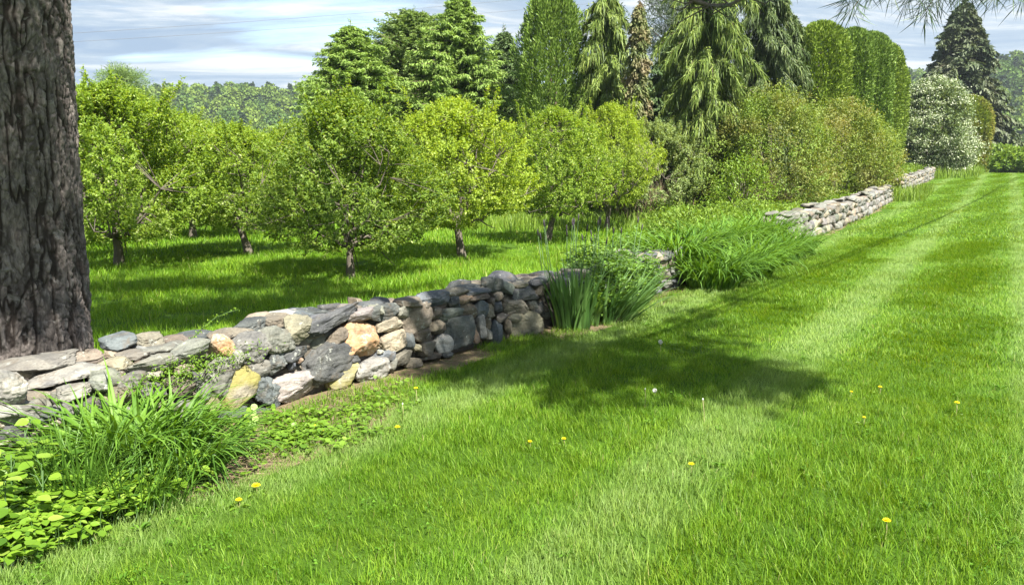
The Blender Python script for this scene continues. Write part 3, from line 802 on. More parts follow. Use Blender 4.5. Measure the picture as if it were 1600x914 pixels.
# ------------------------------------------------------------------ broadleaf trees
M_BARK = bark_mat('grey_bark', (0.055, 0.046, 0.036), (0.125, 0.108, 0.086), 14.0, 0.6)
M_CONBARK = bark_mat('conifer_bark', (0.06, 0.045, 0.035), (0.14, 0.105, 0.08), 8.0, 0.6)
M_APPLE = [
 leaf_mat('apple_leaf', [(0.105, 0.18, 0.02), (0.185, 0.29, 0.032), (0.275, 0.385, 0.055), (0.45, 0.53, 0.22)], 0.5, 0.58, 0.28),
 leaf_mat('young_apple_leaf', [(0.14, 0.215, 0.018), (0.235, 0.335, 0.03), (0.32, 0.42, 0.05), (0.46, 0.54, 0.18)], 0.48, 0.58, 0.28),
 leaf_mat('silvery_leaf', [(0.15, 0.215, 0.07), (0.22, 0.30, 0.10), (0.30, 0.38, 0.16), (0.45, 0.52, 0.30)], 0.42, 0.6, 0.25),
 leaf_mat('deep_apple_leaf', [(0.075, 0.14, 0.018), (0.135, 0.22, 0.028), (0.215, 0.31, 0.045), (0.40, 0.48, 0.18)], 0.48, 0.58, 0.28),
]
def unit_sphere(rng, n): return nrm(rng.normal(size=(n, 3)))
def crown_r(t, tw, pw=.5): return np.clip(1 - np.where(t < tw, (tw - t) / tw * .92, (t - tw) / (1 - tw)) ** 2, 0, 1) ** np.where(t < tw, .5, pw)
def broad_tree(seed, H, R, z0, nshoot, per, leaf=(.055, .032), trunk_r=.07, lean=(0, 0), tw=.36, mats=None, nlimb=7, shoots=6, limb_z=None, pw=.5):
    """returns (trunk mesh, crown mesh); z0 is where the crown starts"""
    rng = np.random.default_rng(seed)
    wood = Bag()
    zt = limb_z if limb_z else z0 + .12
    tr = np.array([[0, 0, -.15], [0, 0, 0], [lean[0] * .5, lean[1] * .5, zt * .5], [lean[0], lean[1], zt], [lean[0] * 1.2, lean[1] * 1.2, zt + .25]])
    tube(wood, tr, [trunk_r * 1.9, trunk_r * 1.45, trunk_r, trunk_r * 1.05, trunk_r * .7], 10)
    LP = []
    for k in range(nlimb + 2):
        a = k * 2 * math.pi / nlimb + rng.normal() * .25; out_ = R * rng.uniform(.55, .85); top = z0 + (H - z0) * rng.uniform(.25, .7)
        if k < nlimb * .5: top = z0 + (H - z0) * rng.uniform(.08, .25)
        if k >= nlimb: out_ = R * .25; top = H * .85
        s = np.linspace(0, 1, 8)[:, None]
        p0 = np.array([lean[0], lean[1], zt - rng.uniform(0, .15)]); p1 = np.array([lean[0] + math.cos(a) * out_, lean[1] + math.sin(a) * out_, top])
        pc = p0 * .5 + p1 * .5 + np.array([0, 0, -.12 * R])
        pts = (1 - s) ** 2 * p0 + 2 * s * (1 - s) * pc + s ** 2 * p1
        pts[1:-1] += rng.normal(size=(6, 3)) * .04 * R
        tube(wood, pts, np.linspace(trunk_r * .5, trunk_r * .08, 8), 6)
        LP.append(pts)
        for j in range(4):
            i = int(rng.integers(2, 7)); b = pts[i]; dd = nrm(rng.normal(size=3) + np.array([math.cos(a), math.sin(a), .6])); l = R * rng.uniform(.25, .5)
            q_ = np.stack([b, b + dd * l * .5 + rng.normal(size=3) * .03, b + dd * l]); tube(wood, q_, [trunk_r * .25, trunk_r * .15, trunk_r * .06], 4); LP.append(q_)
    LP = np.concatenate(LP)
    # shoots fill the crown, more towards its skin, with hollows
    n = nshoot * 3
    t = rng.uniform(0, 1, n) ** .9; a = rng.uniform(0, 2 * math.pi, n)
    lump = 1 + .28 * vnoise(np.stack([np.cos(a) * 1.6 + seed, np.sin(a) * 1.6, t * 3.5], -1), seed) + .16 * vnoise(np.stack([np.cos(a) * 4 + seed, np.sin(a) * 4, t * 8], -1), seed + 1)
    rr = rng.uniform(.12, 1, n) ** .55
    rad = R * crown_r(t, tw, pw) * lump * rr
    Cc = np.stack([lean[0] + np.cos(a) * rad, lean[1] + np.sin(a) * rad, z0 + t * (H - z0) * (1 + .0 * rr)], 1)
    hol = vnoise(Cc * (2.6 / max(R, 1)) * 1.0 + seed, seed + 7)
    keep = hol > -.22 + .14 * rng.normal(size=n)
    Cc = Cc[keep][:nshoot]; rr = rr[keep][:nshoot]; n = len(Cc)
    out_d = nrm(Cc - np.array([lean[0], lean[1], z0 + (H - z0) * .25]))
    D = nrm(out_d * .8 + np.array([0, 0, .55]) + rng.normal(size=(n, 3)) * .45)
    SL = rng.uniform(.16, .38, n) * (R / 1.7) ** .4
    # some long vertical water shoots at the top
    k = rng.choice(n, shoots * 2, replace=False)
    extra = []
    for i in range(shoots):
        ang = rng.uniform(0, 6.28); r_ = R * rng.uniform(.0, .55); b = np.array([lean[0] + math.cos(ang) * r_, lean[1] + math.sin(ang) * r_, z0 + (H - z0) * rng.uniform(.78, .9)])
        l = rng.uniform(.2, .75) * R / 1.7; d = nrm(np.array([math.cos(ang) * .3, math.sin(ang) * .3, 1.0]) + rng.normal(size=3) * .12)
        for s in np.linspace(0, 1, 6): extra.append((b + d * l * s, d))
        tube(wood, np.stack([b - d * .4, b + d * l * .5, b + d * l]), [.012, .008, .003], 4)
    if extra:
        Cc = np.concatenate([Cc, np.array([e[0] for e in extra])]); D = np.concatenate([D, np.array([e[1] for e in extra])])
        SL = np.concatenate([SL, np.full(len(extra), .2)]); n = len(Cc)
    # twigs from the nearest limb
    for i in rng.choice(n, min(n, 260), replace=False):
        b = LP[np.argmin(((LP - Cc[i]) ** 2).sum(1))]; e = Cc[i] + D[i] * SL[i] * .7
        m_ = (b + Cc[i]) / 2 + rng.normal(size=3) * .04; tube(wood, np.stack([b, m_, Cc[i], e]), [trunk_r * .13, trunk_r * .09, trunk_r * .06, .002], 3, cap=False)
    # leaves in pairs round each shoot
    N = n * per; si = np.repeat(np.arange(n), per); u = np.tile(np.linspace(.05, 1, per), n) + rng.normal(size=N) * .04
    P = Cc[si] + D[si] * (SL[si] * (u - .35))[:, None] + rng.normal(size=(N, 3)) * .02
    LD = nrm(D[si] * .55 + unit_sphere(rng, N) * .9 + np.array([0, 0, -.10]))
    LN = nrm(np.array([0, 0, 1.0]) + unit_sphere(rng, N) * .75 + out_dx(Cc[si], lean, z0, H) * .5)
    L = leaf[0] * rng.uniform(.7, 1.35, N); W = leaf[1] * rng.uniform(.8, 1.3, N)
    cl = np.clip(.38 + .22 * rng.normal(size=n) * .6, 0, 1)[si]
    rnd = np.clip(cl + rng.normal(size=N) * .17 + (rng.uniform(0, 1, N) < .06) * .45, 0, 1)
    bag = Bag(); leaves(bag, P, LD, LN, L, W, rnd, fold=.15, bend=.1)
    return wood, bag
def out_dx(P, lean, z0, H): return nrm(P - np.array([lean[0], lean[1], z0 + (H - z0) * .3]))

def make_tree(name, label, cat, seed, leafmat, barkmat=None, group=None, **kw):
    w, b = broad_tree(seed, **kw)
    t = thing(name, label, cat, (0, 0, 0), group=group)
    link('trunk', w.mesh('trunk', barkmat or M_BARK, True), t); link('crown', b.mesh('crown', leafmat), t)
    return t

APPLE = [
 dict(H=3.4, pw=.7, R=1.95, z0=.58, nshoot=2150, per=27, leaf=(.060, .034), trunk_r=.085, tw=.38, shoots=14),
 dict(H=3.45, R=1.85, z0=.60, pw=1.0, nshoot=2150, per=27, leaf=(.058, .033), trunk_r=.065, tw=.34, shoots=14),
 dict(H=3.45, pw=.65, R=1.9, z0=.78, nshoot=2100, per=27, leaf=(.060, .034), trunk_r=.085, lean=(-.12, 0), tw=.42, shoots=11),
 dict(H=3.9, pw=.75, R=2.0, z0=.9, nshoot=2000, per=26, leaf=(.062, .035), trunk_r=.085, lean=(-.2, .1), tw=.4, shoots=14),
]
APROTO = {}
def apple(kind, leafk):
    key = (kind, leafk)
    if key not in APROTO:
        w, b = broad_tree(100 + kind * 7, **APPLE[kind]); APROTO[key] = (w.mesh('trunk', M_BARK, True), b.mesh('crown', M_APPLE[leafk]))
    return APROTO[key]
GRP_A = 'orchard apple trees'
ORCH = [  # u, v of the foot, kind, leaf, scale, z scale, turn, label
 (548, 435, 1, 3, 1.0, .93, 0.4, 'nearest orchard tree, dark green full crown down to low branches behind the tan wall stones'),
 (187, 418, 0, 0, 1.02, 1.0, 2.0, 'broad green orchard tree on a stubby trunk just right of the big trunk'),
 (722, 405, 2, 1, .95, 1.0, 0.0, 'yellow-green orchard tree with a forked trunk, right of the dark green one'),
 (390, 398, 3, 0, .90, .80, 0.6, 'orchard tree whose slender pale trunk leans left, between two fuller trees'),
 (855, 378, 3, 0, .88, .98, 3.4, 'yellow-green orchard tree rising behind the iris clump'),
 (947, 361, 3, 1, .78, 1.22, 2.6, 'orchard tree with a short white-barked trunk, last of the bright row by the conifers'),
 (130, 386, 1, 0, 1.12, 1.0, 1.2, 'orchard tree half hidden by the right edge of the big trunk'),
 (302, 372, 0, 0, 1.0, .95, 4.0, 'orchard tree with a thin dark stem in the gap beside the leaning trunk'),
 (440, 357, 2, 0, 1.0, .85, 5.0, 'small-looking far orchard tree showing its foot left of the dark green tree'),
 (1022, 346, 0, 2, .92, 1.05, 1.0, 'pale silvery green tree at the end of the orchard row before the drooping conifer'),
 (225, 352, 3, 3, 1.15, 1.0, 0.2, 'tall dark green orchard tree in the second row behind the stubby-trunked tree'),
 (350, 346, 1, 0, 1.15, .85, 0.9, 'mid green orchard tree in the back row below the wooded hill'),
 (90, 350, 0, 0, 1.3, 1.1, 5.5, 'far orchard tree peeping out behind the big trunk'),
 (430, 333, 0, 1, 1.2, .8, 2.5, 'last small bright tree of the far row under the hill'),
 (270, 332, 2, 1, 1.3, .8, 3.3, 'far yellow-green tree in the last row left of the hill crest'),
]
def place_orchard():
    for (u, v, kind, lk, s, zs, rz, label) in ORCH:
        p = ground(u, v); tm, cm = apple(kind, lk)
        t = thing('apple_tree', label, 'tree', p, rz, GRP_A, (s, s, s * zs))
        link('trunk', tm, t); link('crown', cm, t)
place_orchard()

# ------------------------------------------------------------------ conifers
def needle_mat(name, cols, patch=None, trans=.12, ps=.6): return leaf_mat(name, cols, trans, .55, .3, patch, ps, (1.3, 1.3, .5))
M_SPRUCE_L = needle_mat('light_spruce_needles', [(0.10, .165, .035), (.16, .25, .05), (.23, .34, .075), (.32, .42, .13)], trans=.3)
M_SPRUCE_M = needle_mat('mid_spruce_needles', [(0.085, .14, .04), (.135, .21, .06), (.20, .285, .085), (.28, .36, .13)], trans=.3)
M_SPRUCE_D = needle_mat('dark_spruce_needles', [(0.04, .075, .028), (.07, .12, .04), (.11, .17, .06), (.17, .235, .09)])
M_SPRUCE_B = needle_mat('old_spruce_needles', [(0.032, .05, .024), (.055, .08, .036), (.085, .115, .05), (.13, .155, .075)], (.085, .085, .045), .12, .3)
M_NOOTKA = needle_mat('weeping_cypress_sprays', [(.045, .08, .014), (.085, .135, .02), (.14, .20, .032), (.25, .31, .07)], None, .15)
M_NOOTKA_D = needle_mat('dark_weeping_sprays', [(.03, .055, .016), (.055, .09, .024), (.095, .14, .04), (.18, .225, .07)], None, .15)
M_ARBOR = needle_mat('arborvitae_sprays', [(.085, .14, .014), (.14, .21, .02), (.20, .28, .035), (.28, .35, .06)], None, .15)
M_ARBOR_D = needle_mat('dark_arborvitae_sprays', [(.07, .125, .018), (.115, .19, .026), (.17, .255, .042), (.24, .32, .07)], None, .15)  # a slightly darker green of the arborvitae sprays
M_ARBOR_Y = needle_mat('golden_arborvitae_sprays', [(.12, .16, .015), (.18, .235, .02), (.25, .30, .035), (.32, .36, .06)], (.24, .19, .05), .15)
M_PINE_F = needle_mat('far_pine_needles', [(.05, .075, .045), (.08, .115, .07), (.12, .16, .10), (.19, .22, .14)])

def spruce(seed, H, R, nb, m, sl=.26, sw=.07, droop=.35, up=.25, base=.04, power=.85, irr=.25, hang=.25, tip_gap=0.0):
    rng = np.random.default_rng(seed); wood = Bag(); bag = Bag()
    tube(wood, [[0, 0, -.2], [0, 0, H * .3], [rng.normal() * .03, 0, H * .7], [0, 0, H * .99]], [H * .018 + .03, H * .013, H * .007, .012], 8)
    P_, D_, N_, L_, R_ = [], [], [], [], []
    for k in range(nb):
        f = (k + rng.uniform(0, 1)) / nb; z = H * (base + (1 - base) * f ** .92) * .995; a = k * 2.399 + rng.normal() * .3
        l = R * max(1 - z / H, .0) ** power * rng.uniform(1 - irr, 1 + irr * .6) + .06
        l *= 1 + .22 * math.sin(3 * a + seed) * irr * 2
        s = np.linspace(0, 1, m); h = np.array([math.cos(a), math.sin(a)])
        zz = z + l * (up * s - droop * s ** 2 + .10 * s ** 4)
        B = np.stack([h[0] * l * s, h[1] * l * s, zz], 1)
        tube(wood, B[::max(1, m // 4)], np.linspace(.012 + .012 * l, .003, len(B[::max(1, m // 4)])), 3, cap=False)
        dirb = nrm(np.gradient(B, axis=0)); side = np.array([-h[1], h[0], 0])
        for sg in (-1, 1, 0):
            reps = 2 if sg else 1
            for _ in range(reps):
                P = B + rng.normal(size=B.shape) * .03
                D = dirb * .7 + side * sg * rng.uniform(.5, 1.0, (m, 1)) + np.array([0, 0, -1.0]) * hang * rng.uniform(.3, 1.6, (m, 1)) + rng.normal(size=B.shape) * .18
                Ls = sl * (.45 + .75 * np.sin(np.pi * np.clip(s * .8 + .18, 0, 1))) * rng.uniform(.7, 1.3, m) * (.6 + .4 * min(1, l / (R * .5)))
                P_.append(P); D_.append(D); N_.append(np.array([0, 0, 1.0]) + rng.normal(size=B.shape) * .5); L_.append(Ls)
                R_.append(np.clip(.3 + .35 * s + rng.normal(size=m) * .16 + rng.normal() * .08, 0, 1))
    P = np.concatenate(P_); D = np.concatenate(D_); N = np.concatenate(N_); L = np.concatenate(L_); Rn = np.concatenate(R_)
    leaves(bag, P, D, N, L, sw * np.random.default_rng(seed).uniform(.7, 1.3, len(P)), Rn, fold=.1, bend=.08, mid=.4)
    # the fine side sprigs
    rg = np.random.default_rng(seed + 1); Q = P + nrm(D) * (L * rg.uniform(.2, .8, len(P)))[:, None]
    leaves(bag, Q, nrm(D) + unit_sphere(rg, len(P)) * .8, N + rg.normal(size=P.shape) * .5, L * .55, sw * .8, np.clip(Rn + rg.normal(size=len(P)) * .15, 0, 1), fold=.1, mid=.4)
    rg2 = np.random.default_rng(seed + 5); m2 = 60; zt = H + rg2.uniform(-.7, .30, m2) * min(1, H / 8)
    tube(wood, [[0, 0, H * .95], [0, 0, H + .3 * min(1, H / 8)]], [.02, .006], 4)
    leaves(bag, np.stack([0 * zt, 0 * zt, zt], 1), unit_sphere(rg2, m2) * .7 + np.array([0, 0, .5]), unit_sphere(rg2, m2), sl * .5, sw * .6, rg2.uniform(.3, .8, m2))
    return wood, bag

def weeping(seed, H, R, nb, m, hl=.55, hw=.07, power=.7, gap=.0, top_nod=.0, reps=5):
    """nootka habit: arms rise then sag, with long curtains of hanging sprays"""
    rng = np.random.default_rng(seed); wood = Bag(); bag = Bag()
    tube(wood, [[0, 0, -.2], [.05, 0, H * .35], [0, .05, H * .7], [top_nod * .3, 0, H * .97], [top_nod, 0, H * .985]], [H * .016 + .04, H * .012, H * .007, .015, .008], 8)
    for k in range(nb):
        f = (k + rng.uniform(0, 1)) / nb; z = H * (.08 + .91 * f); a = k * 2.399 + rng.normal() * .35
        l = (R * max(1 - z / H, .0) ** power + .12) * rng.uniform(.6, 1.15)
        s = np.linspace(0, 1, m); h = np.array([math.cos(a), math.sin(a)]); side = np.array([-h[1], h[0], 0])
        zz = z + l * (.42 * s - .80 * s ** 2.4); wob = rng.normal() * .15 * l * s ** 2
        B = np.stack([h[0] * l * s + side[0] * wob, h[1] * l * s + side[1] * wob, zz], 1)
        tube(wood, B[::3], np.linspace(.012 + .01 * l, .004, len(B[::3])), 4, cap=False)
        for rep in range(reps):
            mm = m; ss = np.clip(s + rng.normal(size=mm) * .03, 0, 1)
            P = B + side[None] * (rng.normal(size=(mm, 1)) * .10 * (.3 + l * .25)) + rng.normal(size=(mm, 3)) * .025
            L = hl * rng.uniform(.35, 1.25, mm) * (.45 + .75 * np.sin(np.pi * np.clip(.15 + .75 * ss, 0, 1))) * (.5 + .5 * min(1, l / (R * .5)))
            az = a + rng.normal(size=mm) * .7
            clump = rng.normal() * .12
            strips(bag, P, az, L, np.full(mm, hw) * rng.uniform(.6, 1.4, mm), np.full(mm, 2.7) + rng.normal(size=mm) * .22, .30 + rng.normal(size=mm) * .15,
                   np.clip(.28 + clump * 1.4 + .3 * ss + rng.normal(size=mm) * .2, 0, 1), seg=3, roll=rng.uniform(-1.3, 1.3, mm), taper=.8)
        # sprigs along the arm itself
        P = np.repeat(B, 3, 0) + rng.normal(size=(3 * m, 3)) * .04
        leaves(bag, P, np.repeat(nrm(np.gradient(B, axis=0)), 3, 0) + rng.normal(size=(3 * m, 3)) * .6, unit_sphere(rng, 3 * m) + np.array([0, 0, .8]), .16, .05, np.clip(.55 + rng.normal(size=3 * m) * .18, 0, 1))
    return wood, bag

def arbor(seed, H, R, n, top=.8, spray=(.2, .085), base_r=.85, furrow=.14, tops=1):
    """clipped or columnar arborvitae: upright fan sprays in a thick shell over an inner fill"""
    rng = np.random.default_rng(seed); wood = Bag(); bag = Bag()
    for k in range(3):
        a = k * 2.1; tube(wood, [[math.cos(a) * .1, math.sin(a) * .1, -.2], [math.cos(a) * .15, math.sin(a) * .15, H * .5], [math.cos(a) * .1, math.sin(a) * .1, H * .85]], [.09, .06, .02], 6)
    t = rng.uniform(0, 1, n); a = rng.uniform(0, 2 * math.pi, n)
    tt = t ** .8
    prof = np.where(tt < top, base_r + (1 - base_r) * np.sin(np.clip(tt / top, 0, 1) * math.pi * .75), 0)
    edge = base_r + (1 - base_r) * math.sin(math.pi * .75)
    u = np.clip((tt - top) / (1 - top), 0, 1); prof = np.where(tt < top, prof, edge * np.sqrt(np.clip(1 - u ** 2.2, 0, 1)))
    lump = 1 + furrow * vnoise(np.stack([np.cos(a) * 3.2 + seed, np.sin(a) * 3.2, tt * H * .45], -1), seed) + furrow * .7 * vnoise(np.stack([np.cos(a) * 8 + seed, np.sin(a) * 8, tt * H * 1.6], -1), seed + 2)
    depth = np.abs(rng.normal(size=n)) * .10 + (rng.uniform(0, 1, n) < .25) * rng.uniform(0, .5, n)
    rad = np.maximum(R * prof * lump - depth * min(R, 1.2), 0)
    P = np.stack([np.cos(a) * rad, np.sin(a) * rad, tt * H], 1)
    O = np.stack([np.cos(a), np.sin(a), u * 1.2], 1)
    D = nrm(O * .55 + np.array([0, 0, 1.0]) * rng.uniform(.2, 1.3, (n, 1)) + rng.normal(size=(n, 3)) * .35)
    N = nrm(O + rng.normal(size=(n, 3)) * .6)
    leaves(bag, P, D, N, spray[0] * rng.uniform(.6, 1.4, n), spray[1] * rng.uniform(.7, 1.3, n), np.clip(.42 + rng.normal(size=n) * .2, 0, 1), fold=.1, bend=-.05, mid=.6)
    return wood, bag

def conifer_thing(name, label, cat, wb, leafmat, loc, rz=0, group=None, sc=1.0, crown='crown'):
    w, b = wb; t = thing(name, label, cat, loc, rz, group, sc)
    link('trunk', w.mesh('trunk', M_CONBARK, True), t); link(crown, b.mesh(crown, leafmat), t)
    return t
def foot(u, Y, v=195):
    x = at(u, v, Y)[0]; return on(x, Y, -.02)
def tall(u, v, Y): return float(at(u, v, Y)[2] - height(at(u, v, Y)[0], Y))
GE = 'mixed evergreens in the belt behind the orchard'
Hh = tall(552, 42, 33)
conifer_thing('spruce_tree', 'pale green pointed spruce, leftmost of the evergreens behind the orchard', 'conifer', spruce(1, Hh, 4.1, 420, 24, .29, .055, power=.62, irr=.4), M_SPRUCE_L, foot(552, 33), group=GE)
conifer_thing('spruce_tree', 'rounded dull green spruce with reddish top shoots between two pointed ones', 'conifer', spruce(2, tall(655, 22, 36), 4.2, 480, 22, .29, .056, power=.45, irr=.4, droop=.2, up=.3), M_SPRUCE_M, foot(650, 36), group=GE)
conifer_thing('spruce_tree', 'tall open-branched green spruce whose leader nearly reaches the picture top', 'conifer', spruce(3, tall(716, -6, 34), 3.8, 320, 26, .33, .056, power=.66, irr=.4, hang=.5), M_SPRUCE_L, foot(718, 34), group=GE)
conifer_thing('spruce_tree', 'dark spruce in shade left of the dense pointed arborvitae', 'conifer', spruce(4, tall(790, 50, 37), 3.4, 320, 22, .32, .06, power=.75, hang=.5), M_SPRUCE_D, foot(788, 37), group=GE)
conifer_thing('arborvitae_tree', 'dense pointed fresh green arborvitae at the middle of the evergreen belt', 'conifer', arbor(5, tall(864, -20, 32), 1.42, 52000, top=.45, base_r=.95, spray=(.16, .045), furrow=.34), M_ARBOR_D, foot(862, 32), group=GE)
conifer_thing('weeping_cypress_tree', 'slim weeping cypress with sparse drooping arms right of the dense arborvitae', 'conifer', weeping(6, tall(945, -30, 31), 1.9, 100, 24, .55, .038, power=.5, reps=10), M_NOOTKA, foot(945, 31), group=GE)
conifer_thing('spruce_tree', 'very narrow brown-green weeping spruce spire between two weeping cypresses', 'conifer', spruce(7, tall(993, 3, 28.5), .55, 190, 8, .24, .07, droop=1.1, up=.1, hang=1.2, power=.35, irr=.5), needle_mat('spire_needles', [(.06, .085, .03), (.10, .135, .04), (.15, .19, .06), (.22, .21, .10)], (.22, .14, .09), .12, 1.2), foot(995, 28.5), group=GE)
conifer_thing('weeping_cypress_tree', 'largest weeping cypress, hanging curtains of olive sprays behind the big shrubs', 'conifer', weeping(8, tall(1105, -120, 29), 2.5, 130, 32, .62, .034, power=.38, reps=10), M_NOOTKA, foot(1105, 29), group=GE)
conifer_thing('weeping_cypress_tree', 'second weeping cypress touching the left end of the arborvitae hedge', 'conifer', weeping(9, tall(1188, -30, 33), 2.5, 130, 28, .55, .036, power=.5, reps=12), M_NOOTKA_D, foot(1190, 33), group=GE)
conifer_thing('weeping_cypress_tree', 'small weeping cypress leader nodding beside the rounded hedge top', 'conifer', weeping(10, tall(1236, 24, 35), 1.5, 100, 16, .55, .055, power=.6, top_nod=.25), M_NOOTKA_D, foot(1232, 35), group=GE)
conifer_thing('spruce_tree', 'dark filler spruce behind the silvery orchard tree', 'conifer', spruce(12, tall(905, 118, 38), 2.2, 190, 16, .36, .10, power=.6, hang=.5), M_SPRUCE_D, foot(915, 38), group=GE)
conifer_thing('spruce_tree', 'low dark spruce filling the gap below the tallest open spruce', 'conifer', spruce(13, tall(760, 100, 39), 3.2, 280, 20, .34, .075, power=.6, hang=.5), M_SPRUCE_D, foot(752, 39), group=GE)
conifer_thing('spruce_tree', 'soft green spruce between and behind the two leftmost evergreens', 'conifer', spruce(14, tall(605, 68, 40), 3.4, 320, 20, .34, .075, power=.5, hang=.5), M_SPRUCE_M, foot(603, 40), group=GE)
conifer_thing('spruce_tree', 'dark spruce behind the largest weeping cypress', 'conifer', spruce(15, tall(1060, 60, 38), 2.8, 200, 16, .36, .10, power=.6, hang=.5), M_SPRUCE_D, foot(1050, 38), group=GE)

def far_pine(seed, H, R, z0, n):
    """airy pine: level arms carrying rounded needle pads"""
    rng = np.random.default_rng(seed); wood = Bag(); bag = Bag()
    tube(wood, [[0, 0, -.3], [0, 0, H * .5], [0, 0, H * .98]], [H * .02, H * .013, .03], 8)
    for k in range(n):
        z = z0 + (H - z0) * (k + rng.uniform(0, 1)) / n; a = k * 2.399 + rng.normal() * .4; l = R * (1 - ((z - z0) / (H - z0)) ** 1.6 * .8) * rng.uniform(.5, 1.1)
        e = np.array([math.cos(a) * l, math.sin(a) * l, z + l * .25]); s = np.linspace(0, 1, 5)[:, None]; B = np.array([0, 0, z]) * (1 - s) + e * s; B[:, 2] += -.1 * l * np.sin(s[:, 0] * 3.1)
        tube(wood, B, np.linspace(.05, .012, 5), 4)
        for j in range(9):
            c = B[int(rng.integers(2, 5))] + rng.normal(size=3) * np.array([.3, .3, .12]) * (R / 2); m = 46
            P = c + rng.normal(size=(m, 3)) * np.array([.14, .14, .07]) * (R / 2)
            leaves(bag, P, nrm(P - c + np.array([0, 0, .12])) + unit_sphere(rng, m) * .4, unit_sphere(rng, m), .16 * R / 2, .022 * R / 2, np.clip(.45 + rng.normal(size=m) * .22, 0, 1), fold=0)
    return wood, bag
conifer_thing('pine_tree', 'airy blue-green pine seen through the gap left of the largest weeping cypress', 'conifer', far_pine(31, tall(1045, -30, 42), 3.2, 2.5, 44), M_PINE_F, foot(1045, 42))
conifer_thing('spruce_tree', 'big old dark spruce standing alone on the crest behind the flowering tree', 'conifer', spruce(16, tall(1497, 4, 92), 7.0, 300, 22, 1.15, .34, droop=.55, up=.12, power=.62, irr=.3, hang=.8, base=.06), M_SPRUCE_B, foot(1497, 92, 130))
conifer_thing('pine_tree', 'distant green tree standing above the orchard near the big trunk', 'conifer', far_pine(32, tall(195, 112, 62), 3.4, 1.5, 90), M_SPRUCE_M, foot(192, 62))

# the tall hedge of separate arborvitae columns, running off along the wall
GH = 'tall arborvitae columns of the hedge behind the wall'
HEDGE = [(1275, 38, 39, 1.35, M_ARBOR, 'first column of the tall hedge, rounded bright green top beside the weeping cypress'),
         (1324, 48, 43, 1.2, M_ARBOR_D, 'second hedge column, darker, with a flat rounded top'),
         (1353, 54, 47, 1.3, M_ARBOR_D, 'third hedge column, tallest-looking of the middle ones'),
         (1373, 70, 52, 1.3, M_ARBOR, 'fourth hedge column, its shoulder sloping down to the right'),
         (1384, 92, 57, 1.2, M_ARBOR, 'last hedge column, edge-on and sunlit beside the white flowering tree')]
for k, (u, v, Y, R, m_, lab) in enumerate(HEDGE):
    conifer_thing('arborvitae_column', lab, 'hedge tree', arbor(40 + k, tall(u, v, Y), R, 42000, top=.82, spray=(.18, .066), base_r=.88, furrow=.16), m_, foot(u, Y), group=GH)
conifer_thing('arborvitae_column', 'golden green clipped arborvitae between the white flowering tree and the dark spruce', 'hedge tree',
              arbor(50, tall(1516, 152, 74), 1.75, 36000, top=.7, spray=(.26, .10), base_r=.9, furrow=.16), M_ARBOR_Y, foot(1514, 74))
conifer_thing('arborvitae_column', 'yellowish rounded evergreen peeping over the white flowering tree', 'hedge tree',
              arbor(51, tall(1488, 150, 80), 2.3, 30000, top=.6, spray=(.26, .10), base_r=.9, furrow=.2), M_ARBOR_Y, foot(1486, 80))

# ------------------------------------------------------------------ shrubs and the flowering tree
def shrub(seed, H, R, nshoot, per, leaf, asym=1.0, z0=.05, tw=.42, sl=.45):
    rng = np.random.default_rng(seed); wood = Bag(); bag = Bag()
    n = nshoot; a = rng.uniform(0, 2 * math.pi, n); t = rng.uniform(0, 1, n)
    prof = crown_r(t, tw)
    lump = 1 + .32 * vnoise(np.stack([np.cos(a) * 2 + seed, np.sin(a) * 2, t * 4], -1), seed) + .20 * vnoise(np.stack([np.cos(a) * 6, np.sin(a) * 6 + seed, t * 10], -1), seed + 3)
    rr = rng.uniform(.25, 1, n) ** .4; rad = R * prof * lump * rr
    Cc = np.stack([np.cos(a) * rad, np.sin(a) * rad, z0 + t * (H - z0) * (.92 + .16 * rng.uniform(0, 1, n))], 1)
    for k in range(26):
        aa = rng.uniform(0, 6.28); e = Cc[int(rng.integers(n))] * .9; m_ = np.array([e[0] * .35, e[1] * .35, e[2] * .55]); b0 = np.array([math.cos(aa) * .25, math.sin(aa) * .25, -.1])
        tube(wood, np.stack([b0, m_, e]), [.05 * H / 4, .03 * H / 4, .008], 5)
    D = nrm(Cc - np.array([0, 0, H * .15]) + rng.normal(size=(n, 3)) * .35 * R * .5 + np.array([0, 0, .3]))
    N_ = n * per; si = np.repeat(np.arange(n), per)
    P = Cc[si] + D[si] * (sl * rng.uniform(-.4, .9, N_))[:, None] + rng.normal(size=(N_, 3)) * .05 * (R / 2)
    LD = nrm(D[si] * .5 + unit_sphere(rng, N_)); LN = nrm(np.array([0, 0, .8]) + unit_sphere(rng, N_) * .8 + nrm(Cc)[si] * .6)
    cl = np.clip(.4 + .16 * rng.normal(size=n), 0, 1)[si]
    leaves(bag, P, LD, LN, leaf[0] * rng.uniform(.7, 1.3, N_), leaf[1] * rng.uniform(.8, 1.2, N_), np.clip(cl + rng.normal(size=N_) * .16, 0, 1), fold=.12)
    return wood, bag, Cc, D
M_SHRUB = leaf_mat('olive_shrub_leaf', [(.09, .16, .02), (.14, .225, .03), (.20, .29, .045), (.31, .39, .11)], .34, .55, .3, (.22, .19, .065), .9)
M_SHRUB2 = leaf_mat('bronze_shrub_leaf', [(.095, .155, .022), (.15, .22, .032), (.215, .285, .05), (.31, .37, .11)], .34, .55, .3, (.24, .20, .08), .8)
M_BUSH = leaf_mat('fresh_bush_leaf', [(.08, .15, .015), (.13, .22, .02), (.19, .29, .03), (.26, .36, .07)], .36, .5, .35)
M_HAW = leaf_mat('hawthorn_leaf', [(.07, .11, .04), (.115, .165, .06), (.17, .225, .09), (.25, .31, .14)], .28, .5, .35)
M_PETAL = leaf_mat('white_petals', [(.40, .48, .26), (.55, .60, .40), (.68, .70, .56)], .3, .6, .2, tcol=(1.0, 1.0, .9))
